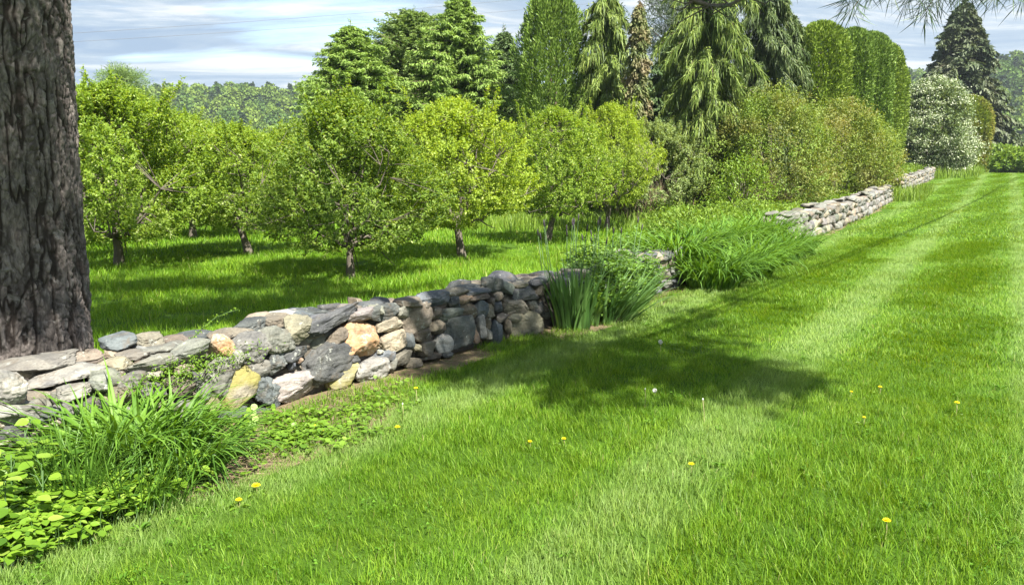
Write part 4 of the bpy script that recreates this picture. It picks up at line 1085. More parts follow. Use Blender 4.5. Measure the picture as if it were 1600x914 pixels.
def shrub_thing(name, label, cat, seed, loc, mat, H, R, n, per, leaf, group=None, **kw):
    w, b, Cc, D = shrub(seed, H, R, n, per, leaf, **kw); t = thing(name, label, cat, loc, group=group)
    link('stems', w.mesh('stems', M_BARK, True), t); link('foliage', b.mesh('foliage', mat), t)
    return t, Cc, D
GS = 'big shrubs behind the wall'
shrub_thing('shrub', 'big rounded shrub with bronze-flecked leaves just behind the daylily bed', 'shrub', 61, foot(1208, 27.5), M_SHRUB, tall(1200, 158, 27.5), 2.1, 2600, 16, (.085, .042), GS)
shrub_thing('shrub', 'second big bronzed shrub touching the foot of the tall hedge', 'shrub', 62, foot(1315, 33.5), M_SHRUB2, tall(1310, 172, 33.5), 2.05, 2400, 15, (.10, .05), GS)
shrub_thing('shrub', 'small bronzed shrub squeezed against the last hedge columns', 'shrub', 63, foot(1366, 38), M_SHRUB2, tall(1360, 200, 38), 1.1, 1300, 14, (.10, .05), GS)
shrub_thing('shrub', 'loose glossy shrub with grey stems at the lower left of the big shrub', 'shrub', 64, foot(1165, 25), M_BUSH, 1.9, 1.0, 420, 12, (.09, .045), None)
t, Cc, D = shrub_thing('flowering_tree', 'wide tree covered in white blossom between the tall hedge and the dark spruce', 'tree', 65, foot(1456, 60), M_HAW, tall(1452, 134, 60), 2.85, 2500, 14, (.20, .10))
rg = np.random.default_rng(66); fb = Bag(); oc = Cc[rg.uniform(0, 1, len(Cc)) < .95]; k = np.hypot(oc[:, 0], oc[:, 1]); oc = oc[(k > 1.2) | (oc[:, 2] > 4)]
oc = oc[vnoise(oc * np.array([.9, .9, 2.4]) + 4, 12) > -.22]; oc = oc + nrm(oc - np.array([0, 0, 1.5])) * .22
PP = np.repeat(oc, 16, 0) + rg.normal(size=(len(oc) * 16, 3)) * np.array([.3, .3, .06])
leaves(fb, PP, unit_sphere(rg, len(PP)), np.array([0, 0, 1.0]) + rg.normal(size=PP.shape) * .5, .11, .09, rg.uniform(0, 1, len(PP)), fold=.05)
link('blossoms', fb.mesh('blossoms', M_PETAL), t)
for (u, Y, H, R, sd, lab) in ((1562, 84, 2.6, 2.2, 70, 'bright low bush where the lawn ends by the dark spruce'), (1588, 70, 1.9, 1.8, 71, 'bright low bush at the right picture edge beyond the lawn'), (1625, 76, 2.4, 2.4, 72, 'bright bush just cut by the right picture edge')):
    p = foot(u, Y, 260); top_v = {70: 232, 71: 238, 72: 230}[sd]; H = max(tall(u, top_v, Y), 1.2)
    shrub_thing('bush', lab, 'bush', sd, p, M_BUSH, H, R, 500, 14, (.26, .14))
# undergrowth bushes at the end of the orchard
for (u, v, H, R, sd, m_, lab) in ((1085, 338, 1.05, .8, 80, M_BUSH, 'bright bushy growth at the orchard edge below the largest weeping cypress'),
                               (1040, 350, .5, .6, 81, M_BUSH, 'low leafy growth at the orchard edge in front of dry stems'),
                               (1060, 385, .50, .55, 82, M_BUSH, 'leafy clump behind the daylilies, nearest the iris'),
                               (1110, 372, .55, .7, 83, M_BUSH, 'leafy clump behind the middle of the daylily bed'),
                               (1165, 362, .5, .65, 84, M_BUSH, 'greyish leafy clump behind the right end of the daylily bed')):
    shrub_thing('bush', lab, 'bush', sd, ground(u, v), m_, H, R, 420, 12, (.075, .034))
M_DRY = leaf_mat('dry_stem', [(.16, .115, .075), (.24, .18, .12), (.32, .25, .17)], .1, .8, .1, tcol=(1, 1, 1))
def dry_bush(u, v, seed, lab):
    rg = np.random.default_rng(seed); b = Bag(); n = 420
    P = np.stack([rg.normal(size=n) * .42, rg.normal(size=n) * .3, np.zeros(n)], 1)
    strips(b, P, rg.uniform(0, 6.28, n), rg.uniform(.6, 1.7, n), np.full(n, .016), np.abs(rg.normal(.15, .15, n)), np.abs(rg.normal(.7, .6, n)), rg.uniform(0, 1, n), seg=4, roll=rg.uniform(-1, 1, n))
    o = link('dry_bush', b.mesh('dry_bush', M_DRY)); o.location = ground(u, v).tolist(); tag(o, lab, 'bush')
dry_bush(1030, 348, 90, 'bundle of dry brown stems under the silvery tree')
dry_bush(1188, 345, 91, 'few bare brown stems at the foot of the big shrub')

# ------------------------------------------------------------------ beds: strap-leaved plants
M_LILY = leaf_mat('daylily_leaf', [(.06, .14, .014), (.10, .21, .02), (.15, .28, .035), (.22, .36, .07)], .36, .5, .3)
M_LILY_D = leaf_mat('coarse_grass_leaf', [(.045, .11, .014), (.075, .165, .018), (.115, .225, .028), (.17, .29, .05)], .32, .5, .3)
M_IRIS = leaf_mat('iris_leaf', [(.045, .11, .025), (.075, .165, .035), (.115, .22, .055), (.17, .29, .09)], .3, .4, .5)
M_IRIS_L = leaf_mat('pale_iris_leaf', [(.075, .155, .045), (.115, .22, .06), (.16, .28, .08), (.22, .34, .11)], .3, .42, .45)
M_PEONY = leaf_mat('perennial_leaf', [(.05, .115, .018), (.085, .175, .025), (.13, .24, .04), (.21, .33, .09)], .3, .42, .45)
M_WEED = leaf_mat('ground_leaf', [(.07, .15, .012), (.11, .21, .016), (.16, .28, .025), (.22, .34, .05)], .36, .45, .4)
M_GOUT = leaf_mat('goutweed_leaf', [(.055, .13, .012), (.12, .23, .018), (.19, .32, .026), (.27, .39, .06)], .38, .45, .4)
def clump(name, label, cat, seed, loc, n, L, W, rad, mat, pitch=(.12, .35), curl=(1.1, .5), group=None, seg=8, bias=None, fold=.35, extra=None):
    rg = np.random.default_rng(seed); b = Bag(); a = rg.uniform(0, 6.28, n); r = rad * np.sqrt(rg.uniform(0, 1, n))
    P = np.stack([np.cos(a) * r, np.sin(a) * r * .8, np.full(n, -.01)], 1)
    az = a + rg.normal(size=n) * .7
    if bias is not None:
        vx = np.cos(az) + bias[0]; vy = np.sin(az) + bias[1]; az = np.arctan2(vy, vx)
    pt = np.abs(rg.normal(pitch[0] + .3 * r / max(rad, .01) * pitch[1] * 2, .12, n))
    cu = np.abs(rg.normal(curl[0], curl[1], n))
    cl = np.clip(.4 + rg.normal(size=n) * .2, 0, 1)
    strips(b, P, az, rg.uniform(L[0], L[1], n), rg.uniform(W[0], W[1], n), pt, cu, cl, seg=seg, roll=rg.normal(size=n) * .45, taper=.55, fold=fold)
    o = link(name, b.mesh(name, mat)); o.location = [float(x) for x in loc]; tag(o, label, cat, group)
    return o
def gpt(u, v): 
    p = flat(u, v); return on(p[0], p[1])
GL = 'daylily and grass clumps in the near bed'
clump('daylily_clump', 'broad-leaved daylily clump arching against the pale log-like wall stone', 'plant', 1, gpt(190, 738), 200, (.42, .74), (.018, .032), .17, M_LILY, pitch=(.15, .5), curl=(1.8, .5), group=GL, bias=(-.1, 0))
clump('daylily_clump', 'daylily clump at the bed front, right of the tall grass tuft', 'plant', 2, gpt(285, 742), 240, (.36, .62), (.011, .020), .20, M_LILY_D, pitch=(.2, .5), curl=(1.9, .5), group=GL, bias=(.15, -.2))
clump('daylily_clump', 'daylily clump hanging left over the light grey boulder', 'plant', 3, gpt(125, 748), 90, (.45, .75), (.013, .022), .12, M_LILY, pitch=(.35, .4), curl=(1.5, .4), group=GL, bias=(-.7, .2))
clump('grass_tuft', 'upright fine dark green grass tuft left of centre in the near bed', 'plant', 4, gpt(120, 795), 150, (.3, .56), (.005, .010), .12, M_LILY_D, pitch=(.05, .25), curl=(.5, .35), group=GL)
clump('grass_tuft', 'fine grass tuft spilling onto the ground leaves at the bed front', 'plant', 5, gpt(222, 790), 220, (.22, .46), (.004, .009), .2, M_LILY_D, pitch=(.2, .4), curl=(1.0, .5), group=GL)
clump('daylily_clump', 'daylily clump in shade close under the wall by the mossy leaning stone', 'plant', 6, gpt(262, 715), 170, (.42, .68), (.014, .025), .18, M_LILY, pitch=(.15, .5), curl=(1.8, .5), group=GL, bias=(.2, 0))
# iris group
def budded(name, label, seed, loc, n, H, mat, matbud, spread=.25):
    rg = np.random.default_rng(seed); t = thing(name, label, 'plant', loc)
    for k in range(n):
        a = rg.uniform(0, 6.28); r = spread * math.sqrt(rg.uniform(0, 1)); h = H * rg.uniform(.8, 1.12); p = np.array([math.cos(a) * r, math.sin(a) * r, 0]); d = np.array([math.cos(a) * .12 + rg.normal() * .04, math.sin(a) * .12, 1.0]) * h
        b = Bag(); tube(b, np.stack([p, p + d * .5, p + d]), [.005, .004, .0035], 5); s = link('stem', b.mesh('stem', mat, True), t)
        e = p + d; bb = Bag(); tube(bb, np.stack([e - d / h * .005, e + d / h * .022, e + d / h * .05, e + d / h * .075]), [.004, .010, .008, .002], 6); link('bud', bb.mesh('bud', matbud, True), s)
    return t
GI = 'iris clumps against the wall'
clump('iris_clump', 'dark upright iris fan at the end of the visible wall', 'plant', 11, gpt(893, 512), 130, (.45, .78), (.022, .040), .20, M_IRIS, pitch=(.06, .2), curl=(.25, .25), group=GI, bias=(-.35, 0), seg=6, fold=.15)
clump('iris_clump', 'dark iris clump with leaves flopping over the bare soil', 'plant', 12, gpt(925, 505), 90, (.38, .66), (.02, .036), .22, M_IRIS, pitch=(.15, .35), curl=(.9, .5), group=GI, seg=7, fold=.15, bias=(.1, -.3))
clump('iris_clump', 'pale green iris swept over to the right towards the lawn', 'plant', 13, gpt(958, 502), 90, (.45, .80), (.022, .040), .20, M_IRIS_L, pitch=(.5, .35), curl=(.35, .25), group=GI, seg=6, fold=.12, bias=(1.5, -.1))
clump('iris_clump', 'pale iris fan standing in front of the two lone wall stones', 'plant', 14, gpt(985, 480), 60, (.35, .65), (.02, .034), .16, M_IRIS_L, pitch=(.4, .3), curl=(.35, .25), group=GI, seg=6, fold=.12, bias=(1.0, 0))
M_BUD = plain_mat('dark_bud', (.045, .036, .045), .5, .3, var=.3)
M_STEM = plain_mat('green_stem', (.06, .12, .03), .5, .4, var=.2)
budded('flowering_iris', 'tall dark-budded flower stems rising from the iris above the wall', 21, gpt(890, 500), 13, .98, M_STEM, M_BUD, .32)
budded('flowering_iris', 'dark-budded flower stems behind the leafy perennials', 22, gpt(950, 478), 12, .92, M_STEM, M_BUD, .36)
def leafy(name, label, seed, loc, n, H, R, mat, leaf=(.09, .028)):
    rg = np.random.default_rng(seed); b = Bag(); st = Bag()
    for k in range(n):
        a = rg.uniform(0, 6.28); r = R * math.sqrt(rg.uniform(0, 1)); h = H * rg.uniform(.6, 1.08) * (1 - .35 * (r / R) ** 2); p = np.array([math.cos(a) * r * .6, math.sin(a) * r * .6, 0]); e = np.array([math.cos(a) * r, math.sin(a) * r, h])
        tube(st, np.stack([p, (p + e) / 2 + rg.normal(size=3) * .02, e]), [.005, .004, .002], 4); m = 26
        s = rg.uniform(.25, 1.02, m)[:, None]; P = p * (1 - s) + e * s + rg.normal(size=(m, 3)) * .012
        aa = rg.uniform(0, 6.28, m); D = np.stack([np.cos(aa), np.sin(aa), rg.uniform(-.1, .8, m)], 1)
        leaves(b, P, D, np.array([0, 0, 1.0]) + rg.normal(size=(m, 3)) * .3, leaf[0] * rg.uniform(.6, 1.3, m), leaf[1] * rg.uniform(.7, 1.3, m), np.clip(.35 + .25 * s[:, 0] + rg.normal(size=m) * .15, 0, 1), fold=.15, bend=.2)
    t = thing(name, label, 'plant', loc); link('stems', st.mesh('stems', M_STEM, True), t); link('foliage', b.mesh('foliage', mat), t)
leafy('perennial_plant', 'bushy leafy perennial between the dark iris and the lone wall stones', 31, gpt(945, 488), 170, .72, .48, M_PEONY)
leafy('perennial_plant', 'leafy perennial behind the iris with a few pale tips', 32, gpt(982, 468), 150, .70, .44, M_PEONY)
leafy('perennial_plant', 'low leafy perennial in front of the dark iris', 35, gpt(930, 500), 110, .50, .30, M_PEONY)
leafy('perennial_plant', 'low leafy perennial beside the pale swept iris', 36, gpt(962, 490), 100, .52, .30, M_PEONY)
leafy('perennial_plant', 'small perennial tucked behind the dark iris fan on the wall top', 33, gpt(925, 478), 110, .80, .36, M_PEONY)
leafy('perennial_plant', 'feathery perennial just behind the two lone wall stones', 34, on(1.9, 11.9), 120, .72, .45, M_PEONY)
# the long daylily bed
GD = 'daylily clumps of the long bed'
rg = np.random.default_rng(77)
LAB = ['daylily clump nearest the lone wall stones, spilling onto bare soil', 'daylily clump second along the front of the long bed', 'daylily clump in the front row of the long bed, before its middle', 'daylily clump at the middle of the long bed front',
       'daylily clump in the front row just past the middle of the long bed', 'daylily clump near the right end of the long bed front', 'daylily clump at the right end of the long bed beside pale wall stones',
       'daylily clump in the back row above the lone wall stones', 'daylily clump second in the back row of the long bed', 'daylily clump in the middle of the back row', 'daylily clump past the middle of the back row', 'daylily clump at the right end of the back row touching the wall']
ys = [10.75, 11.25, 11.8, 12.5, 13.25, 14.05, 14.8, 11.2, 12.1, 13.0, 14.0, 14.9]
for k, (y, lab) in enumerate(zip(ys, LAB)):
    q = .42 if k < 7 else -.15
    x = float(wx(y)) + q / .8 + rg.normal() * .05
    if k >= 7: p = on(x, y, .25)
    else: p = on(x, y)
    clump('daylily_clump', lab, 'plant', 200 + k, p, 260, (.55, .98), (.019, .034), .34, M_LILY if k % 4 else M_LILY_D, pitch=(.15, .45), curl=(2.0, .45), group=GD, seg=6, bias=(.15, -.15), fold=.25)
# tall weeds and undergrowth as masses
def weeds(name, label, seed, area, n, L, W, mat, straw=None, curl=.5):
    rg = np.random.default_rng(seed); P = area(rg, n); P = P[:n]; P[:, 2] = height(P[:, 0], P[:, 1]); m = len(P); b = Bag()
    sc = np.clip(1 + .6 * vnoise(P * 1.1, seed), .3, 1.6)
    strips(b, P, rg.uniform(0, 6.28, m), rg.uniform(L[0], L[1], m) * sc, rg.uniform(W[0], W[1], m), np.abs(rg.normal(.15, .15, m)), np.abs(rg.normal(curl, .4, m)), rg.uniform(0, 1, m), seg=3, roll=rg.uniform(-1, 1, m))
    o = link(name, b.mesh(name, mat)); tag(o, label, 'weeds', kind='stuff')
def strip_area(y0, y1, q0, q1):
    def f(rg, n):
        y = rg.uniform(y0, y1, n); q = rg.uniform(q0, q1, n); return np.stack([wx(y) + q / .8, y, 0 * y], 1)
    return f
weeds('weeds', 'tall grass behind the pale wall under the shrubs', 301, strip_area(14.5, 60, -3.2, -.75), 15000, (.15, .42), (.012, .026), M_BUSH)
weeds('weeds', 'rough growth where the wall runs out before its last heap', 302, strip_area(33, 39.5, -1.2, 1.1), 2600, (.2, .55), (.018, .034), M_BUSH)
weeds('weeds', 'rough growth past the end of the wall', 303, strip_area(54, 80, -2.5, 2.4), 4500, (.3, .8), (.03, .06), M_BUSH)
def orch_edge(rg, n):
    y = rg.uniform(24, 38, n); u = rg.uniform(560, 1130, n); return np.stack([(u - 800) / F * y * 1.0, y, 0 * y], 1)
weeds('weeds', 'long grass along the foot of the evergreens', 304, orch_edge, 14000, (.2, .5), (.014, .03), M_BUSH)
def broad_under(name, label, seed, area, n, per, H, leaf, mat):
    rg = np.random.default_rng(seed); P = area(rg, n); P[:, 2] = height(P[:, 0], P[:, 1]); b = Bag(); si = np.repeat(np.arange(n), per); N = n * per
    hh = H * (1 + .5 * vnoise(P * .9, seed))[si] * rg.uniform(.1, 1, N)
    Q = P[si] + np.stack([rg.normal(size=N) * .12, rg.normal(size=N) * .12, hh], 1)
    leaves(b, Q, unit_sphere(rg, N) + np.array([0, 0, .3]), np.array([0, 0, 1.0]) + rg.normal(size=(N, 3)) * .6, leaf * rg.uniform(.6, 1.3, N), leaf * .5, np.clip(.45 + rg.normal(size=N) * .2, 0, 1))
    o = link(name, b.mesh(name, mat)); tag(o, label, 'undergrowth', kind='stuff')
broad_under('undergrowth', 'bright leafy growth between the shrubs and the pale wall', 311, strip_area(20, 44, -2.6, -.8), 1600, 12, .55, .09, M_BUSH)
broad_under('undergrowth', 'leafy growth about the last heap of wall', 312, strip_area(44, 66, -3.6, -.9), 1200, 12, .8, .13, M_BUSH)

# ------------------------------------------------------------------ near-ground leaves
def ground_leaves():
    rg = np.random.default_rng(401); b = Bag()
    n = 3900; y = rg.uniform(2.7, 6.0, n); q = rg.uniform(-.02, 1.05, n); x = wx(y) + q / .8
    dens = soil_mask(x, y) * (.10 + .90 * sstep(-.15, .4, vnoise(np.stack([x * 2.2, y * 2.2, 0 * x], -1), 55)))
    dens *= np.interp(y, [2.7, 4.5, 5.2, 5.9], [1, .9, .55, .1]) * (.5 + .5 * sstep(.1, .3, vnoise(np.stack([x * 7, y * 7, 0 * x], -1), 56)))
    k = rg.uniform(0, 1, n) < dens; x, y = x[k], y[k]; n = len(x)
    per = 5; N = n * per; si = np.repeat(np.arange(n), per); a = rg.uniform(0, 6.28, N); h = rg.uniform(.008, .045, N)
    P = np.stack([x[si] + rg.normal(size=N) * .03, y[si] + rg.normal(size=N) * .03, h], 1)
    # rounded leaf: hexagon
    S = rg.uniform(.010, .021, N); nn = nrm(np.array([0, 0, 1.0]) + rg.normal(size=(N, 3)) * .28); d = np.stack([np.cos(a), np.sin(a), 0 * a], 1); s_ = nrm(np.cross(nn, d)); d = np.cross(s_, nn)
    th = np.linspace(0, 2 * math.pi, 7)[:-1] + .3; rr = np.array([1, .95, 1.05, 1, .92, 1.0])
    V = P[:, None] + S[:, None, None] * rr[None, :, None] * (np.cos(th)[None, :, None] * d[:, None] + np.sin(th)[None, :, None] * s_[:, None]); V[:, :, 2] += (rg.normal(size=(N, 6)) * .002)
    V = np.concatenate([P[:, None] - nn[:, None] * .003, V], 1).reshape(-1, 3); base = np.arange(N)[:, None] * 7
    F3 = np.concatenate([base + np.array([[0, 1 + i, 1 + (i + 1) % 6]]) for i in range(6)])
    b.add(V, F3=F3, rnd=np.repeat(np.clip(.45 + rg.normal(size=N) * .2, 0, 1), 7))
    o = link('ground_ivy', b.mesh('ground_ivy', M_WEED)); tag(o, 'small round-leaved creeping plants on the bare soil below the wall', 'ground cover', kind='stuff')
ground_leaves()
def trifoliate(b, st, rg, base, h, size, lean):
    top = base + np.array([lean[0], lean[1], h]); tube(st, np.stack([base, base * .5 + top * .5 + rg.normal(size=3) * .01, top]), [.0025, .002, .0015], 4, cap=False)
    a0 = rg.uniform(0, 6.28)
    for k in range(3):
        a = a0 + (k - 1) * 1.45 + rg.normal() * .1; d = np.array([math.cos(a), math.sin(a), rg.uniform(-.15, .25)]); s = size * rg.uniform(.8, 1.15) * (1.15 if k == 1 else 1)
        c = top + d * s * .18
        nn = nrm(np.array([0, 0, 1.0]) + rg.normal(size=3) * .22); dd = nrm(d); sd = nrm(np.cross(dd, nn)); nn = np.cross(sd, dd)
        prof = [(0, 0), (.12, .2), (.32, .33), (.55, .30), (.78, .17), (1, 0)]
        L_, R_, M_ = [], [], []
        for (t_, w_) in prof:
            ctr = c + dd * s * t_ - nn * s * .22 * t_ * t_
            M_.append(ctr - nn * s * .05); L_.append(ctr + sd * s * w_); R_.append(ctr - sd * s * w_)
        V = np.array(L_ + M_ + R_); m = len(prof); Fq = []
        for i in range(m - 1): Fq += [[i, m + i, m + i + 1, i + 1], [m + i, 2 * m + i, 2 * m + i + 1, m + i + 1]]
        b.add(V, F4=np.array(Fq), rnd=np.clip(.5 + rg.normal() * .3, 0, 1))
def goutweed():
    rg = np.random.default_rng(402); b = Bag(); st = Bag(); n = 0
    for _ in range(12000):
        y = rg.uniform(2.6, 4.3); x = rg.uniform(-3.4, -1.3); u, v = proj((x, y, 0)); q = wq(x, y)
        if q < .1: continue
        # bed edge runs from the lower left corner to the tuft
        if v > 888 - 0.40 * max(u, -200) + rg.normal() * 12: continue
        if u > 330: continue
        dens = 1 - sstep(130, 330, u)
        if rg.uniform() > .25 + .75 * dens: continue
        h = rg.uniform(.04, .14) + .14 * (1 - sstep(-40, 90, u)) * sstep(900, 700, v)
        trifoliate(b, st, rg, np.array([x, y, 0.0]), h, rg.uniform(.030, .056), rg.normal(size=2) * .03); n += 1
    o = link('ground_cover', b.mesh('ground_cover', M_GOUT)); tag(o, 'bright green three-leaved weeds filling the lower left corner of the bed', 'ground cover', kind='stuff')
    so = link('stalks', st.mesh('stalks', M_STEM)); so.parent = o
goutweed()
def leafy_stem(u, v, h, seed, label, size=.07):
    rg = np.random.default_rng(seed); t = thing('leafy_weed', label, 'weed', gpt(u, v), group='taller three-leaved weeds in the bed corner'); b = Bag(); st = Bag()
    tube(st, np.array([[0, 0, 0], [.01, .01, h * .5], [.03, 0, h]]), [.005, .004, .002], 5)
    for k in range(5):
        z = h * (.45 + .14 * k); a = rg.uniform(0, 6.28); trifoliate(b, st, rg, np.array([.02, 0, z * .85]), z * .15 + .03, size * rg.uniform(.8, 1.1), np.array([math.cos(a), math.sin(a)]) * .07)
    link('stem', st.mesh('stem', M_STEM), t); link('foliage', b.mesh('foliage', M_GOUT), t)
leafy_stem(42, 800, .42, 1, 'tallest leafy weed in front of the cream stone at the wall foot')
leafy_stem(18, 812, .33, 2, 'leafy weed at the left picture edge below the wall')
leafy_stem(66, 830, .30, 3, 'leafy weed with big drooping leaves left of the upright grass tuft', .08)
leafy_stem(95, 790, .26, 4, 'leafy weed half inside the upright grass tuft')
leafy_stem(8, 850, .30, 5, 'broad-leaved weed low at the left picture edge', .08)
def vine(u, v, h, seed, label):
    rg = np.random.default_rng(seed); p = flat(u, v); b = Bag(); st = Bag(); P = []
    base = on(p[0], p[1]); tube(st, np.array([[0, 0, 0], [.01, .02, h * .5], [0, .05, h]]), [.003, .0025, .0015], 4)
    for k in range(9):
        s = k / 8; c = np.array([.01 * math.sin(k * 2), .05 * s - .015, h * s]) + np.array([(-1) ** k * .022, -.01, .0]); n = nrm(np.array([.4 * (-1) ** k, -1, .7]) + rg.normal(size=3) * .15)
        d = nrm(np.cross(n, [1, 0, 0])); e = np.cross(n, d); th = np.linspace(0, 6.283, 9)[:-1]; r = .024 * rg.uniform(.8, 1.15)
        V = np.concatenate([[c], c + r * (np.cos(th)[:, None] * d + np.sin(th)[:, None] * e)]); b.add(V, F3=np.array([[0, 1 + i, 1 + (i + 1) % 8] for i in range(8)]), rnd=rg.uniform(.5, .9))
    t = thing('vine', label, 'vine', base); link('stem', st.mesh('stem', M_STEM), t); link('foliage', b.mesh('foliage', M_GOUT), t)
vine(392, 668, .14, 3, 'small round-leaved vine climbing the slate stone at the wall foot')
def spray_sprig(u0, v0, label):
    rg = np.random.default_rng(8); p, _ = stone_place(u0, v0, 10, 10); b = Bag(); n = 90
    e = np.array([.34, .12, .25]); s = rg.uniform(0, 1, n)[:, None]; P = s * e + np.array([0, 0, .06]) * np.sin(s * 3.1) + rg.normal(size=(n, 3)) * .008
    leaves(b, P, rg.normal(size=(n, 3)) + e * 1.5, unit_sphere(rg, n), .018, .009, rg.uniform(.4, 1, n)); st = Bag(); ss = np.linspace(0, 1, 6)[:, None]; tube(st, ss * e + np.array([0, 0, .06]) * np.sin(ss * 3.1), np.linspace(.004, .0015, 6), 4)
    t = thing('weed_sprig', label, 'weed', p); link('stem', st.mesh('stem', M_STEM), t); link('foliage', b.mesh('foliage', M_GOUT), t)
spray_sprig(285, 548, 'thin flowering weed sprig leaning out over the wall top')
def tangle(u, v, seed, n, label, R=.2):
    rg = np.random.default_rng(seed); p, _ = stone_place(u, v, 10, 10); b = Bag(); d = wdir(p[1])
    s = rg.normal(size=n) * R; P = np.stack([d[0] * s + .04, d[1] * s - .05, rg.normal(size=n) * .035 + .02], 1)
    leaves(b, P, rg.normal(size=(n, 3)) + np.array([.2, -.3, -.2]), unit_sphere(rg, n) + np.array([.3, -.5, .8]), .022, .008, rg.uniform(.2, .9, n)); o = link('creeping_weed', b.mesh('creeping_weed', M_WEED), None, p); tag(o, label, 'weed', kind='stuff')
tangle(318, 566, 5, 520, 'feathery creeper trailing over the wall below the orange stone', .22)
tangle(265, 590, 6, 420, 'feathery creeper between the daylilies and the grey wall slab', .18)

# ------------------------------------------------------------------ small things on the lawn
M_YEL = plain_mat('dandelion_yellow', (.85, .66, .01), .6, .2, var=.15)
M_FLUFF = plain_mat('seed_head', (.62, .62, .58), .9, .1, var=.1)
M_DSTEM = plain_mat('pale_stem', (.30, .27, .13), .6, .3, var=.2)
def dandelion(u, v, label, h=.07, r=.017, kind='flower', seed=0, lean=(0, 0)):
    p = flat(u, v, h * .9); t = thing('dandelion' if kind == 'flower' else 'seed_stalk', label, 'dandelion' if kind == 'flower' else 'stalk', on(p[0] - lean[0], p[1] - lean[1]), group='dandelions on the lawn' if kind == 'flower' else 'seed stalks on the lawn')
    st = Bag(); e = np.array([lean[0], lean[1], h]); tube(st, np.stack([np.zeros(3), e * .5 + np.array([.004, 0, 0]), e]), [.0022, .002, .002], 5); link('stem', st.mesh('stem', M_DSTEM, True), t)
    rg = np.random.default_rng(seed + 900); b = Bag()
    if kind == 'flower':
        for ring, (el, l) in enumerate(((.15, 1), (.5, .85), (.9, .6), (1.3, .4))):
            m = 22 - ring * 3; a = np.linspace(0, 6.283, m, endpoint=False) + rg.normal(size=m) * .1; D = np.stack([np.cos(a) * math.cos(el), np.sin(a) * math.cos(el), np.full(m, math.sin(el))], 1)
            leaves(b, np.tile(e, (m, 1)), D, np.array([0, 0, 1.0]) + 0 * D, r * l, r * .3, np.full(m, .5), fold=0, mid=.75)
        link('flower', b.mesh('flower', M_YEL), t)
        lb = Bag(); m = 9; a = rg.uniform(0, 6.283, m); D = np.stack([np.cos(a), np.sin(a), rg.uniform(.15, .6, m)], 1)
        leaves(lb, np.zeros((m, 3)), D, np.array([0, 0, 1.0]) + rg.normal(size=(m, 3)) * .2, rg.uniform(.045, .08, m), .014, rg.uniform(.3, .9, m), bend=.3, mid=.65)
        link('leaves', lb.mesh('leaves', M_WEED), t)
    elif kind == 'clock':
        m = 90; D = unit_sphere(rg, m); leaves(b, e + D * r * .2, D, unit_sphere(rg, m), r * .8, r * .25, np.full(m, .5), fold=0, mid=.85); link('seed_head', b.mesh('seed_head', M_FLUFF), t)
    else:
        tube(b, np.stack([e, e + [0, 0, .006], e + [0, 0, .012]]), [.004, .005, .001], 6); link('tip', b.mesh('tip', M_FLUFF, True), t)
DAN = [(400, 757, 'largest dandelion, in the ground leaves beside the near bed', .05, .024), (373, 779, 'dandelion just below the largest one by the near bed', .04, .017), (503, 671, 'right-hand dandelion of the pair below the quartz wall stone', .04, .015),
 (492, 664, 'left-hand dandelion of the pair below the quartz wall stone', .045, .015), (621, 666, 'dandelion in the lawn below the pale wall-foot stone', .05, .019), (650, 608, 'tall-stemmed dandelion near the wall foot', .13, .016),
 (828, 688, 'lone dandelion on the lawn left of the tree shade', .05, .014), (881, 684, 'dandelion by a tuft of broad weeds on the lawn', .05, .015), (1080, 726, 'dandelion in the middle of the pale mower track', .05, .018),
 (1385, 818, 'upright dandelion low in the right of the lawn', .09, .019), (1495, 632, 'dandelion on a thin stem at the right of the lawn', .09, .018), (1375, 607, 'dandelion right of the pale track, upper of three', .06, .016),
 (1350, 656, 'dandelion right of the pale track, lower of three', .05, .013), (1330, 615, 'small half-open dandelion, left of three by the pale track', .05, .012)]
for k, (u, v, lab, h, r) in enumerate(DAN): dandelion(u, v, lab, h, r, 'flower', k, (.0, .0))
dandelion(1032, 537, 'white dandelion clock in the tree shade', .11, .022, 'clock', 50)
dandelion(1023, 612, 'small white seed head on the shaded lawn', .05, .016, 'clock', 51)
dandelion(1098, 630, 'bent bare dandelion stalk at the edge of the shade', .17, .01, 'stalk', 52, (-.015, 0))
dandelion(1008, 612, 'thin bare stalk left of the small white seed head', .13, .01, 'stalk', 53)
dandelion(629, 632, 'dry brown stalk near the wall foot below the tall dandelion', .10, .01, 'stalk', 54)
M_LWEED = leaf_mat('lawn_weed_leaf', [(.055, .13, .012), (.10, .22, .018), (.15, .30, .03)], .35, .6, .2)
def lawn_weeds():
    rg = np.random.default_rng(404); b = Bag(); n = 900; y = 2.6 + 12 * rg.uniform(0, 1, n) ** 1.3; x = rg.uniform(-.7, .75, n) * y; q = wq(x, y)
    k = (q > .5) & (vnoise(np.stack([x * .9, y * .9, 0 * x], -1), 66) > .05); x, y = x[k], y[k]
    for xx, yy in zip(x, y):
        m = int(rg.integers(5, 12)); a = rg.uniform(0, 6.28, m); clover = rg.uniform() < .82; s = rg.uniform(.012, .020) if clover else rg.uniform(.030, .055)
        P = np.stack([xx + rg.normal(size=m) * (.05 if clover else .008), yy + rg.normal(size=m) * (.05 if clover else .008), height(xx, yy) + (rg.uniform(.025, .05, m) if clover else rg.uniform(.015, .03, m))], 1)
        leaves(b, P, np.stack([np.cos(a), np.sin(a), rg.uniform(.0, .3, m) if clover else rg.uniform(.3, .9, m)], 1), np.array([0, 0, 1.0]) + rg.normal(size=(m, 3)) * .25, s, s * (.9 if clover else .28), np.clip(.3 + rg.normal(size=m) * .2, 0, 1), bend=.2, mid=.6)
    o = link('lawn_weeds', b.mesh('lawn_weeds', M_LWEED)); tag(o, 'clover and small broad-leaved weeds dotted through the lawn', 'weeds', kind='stuff')
lawn_weeds()
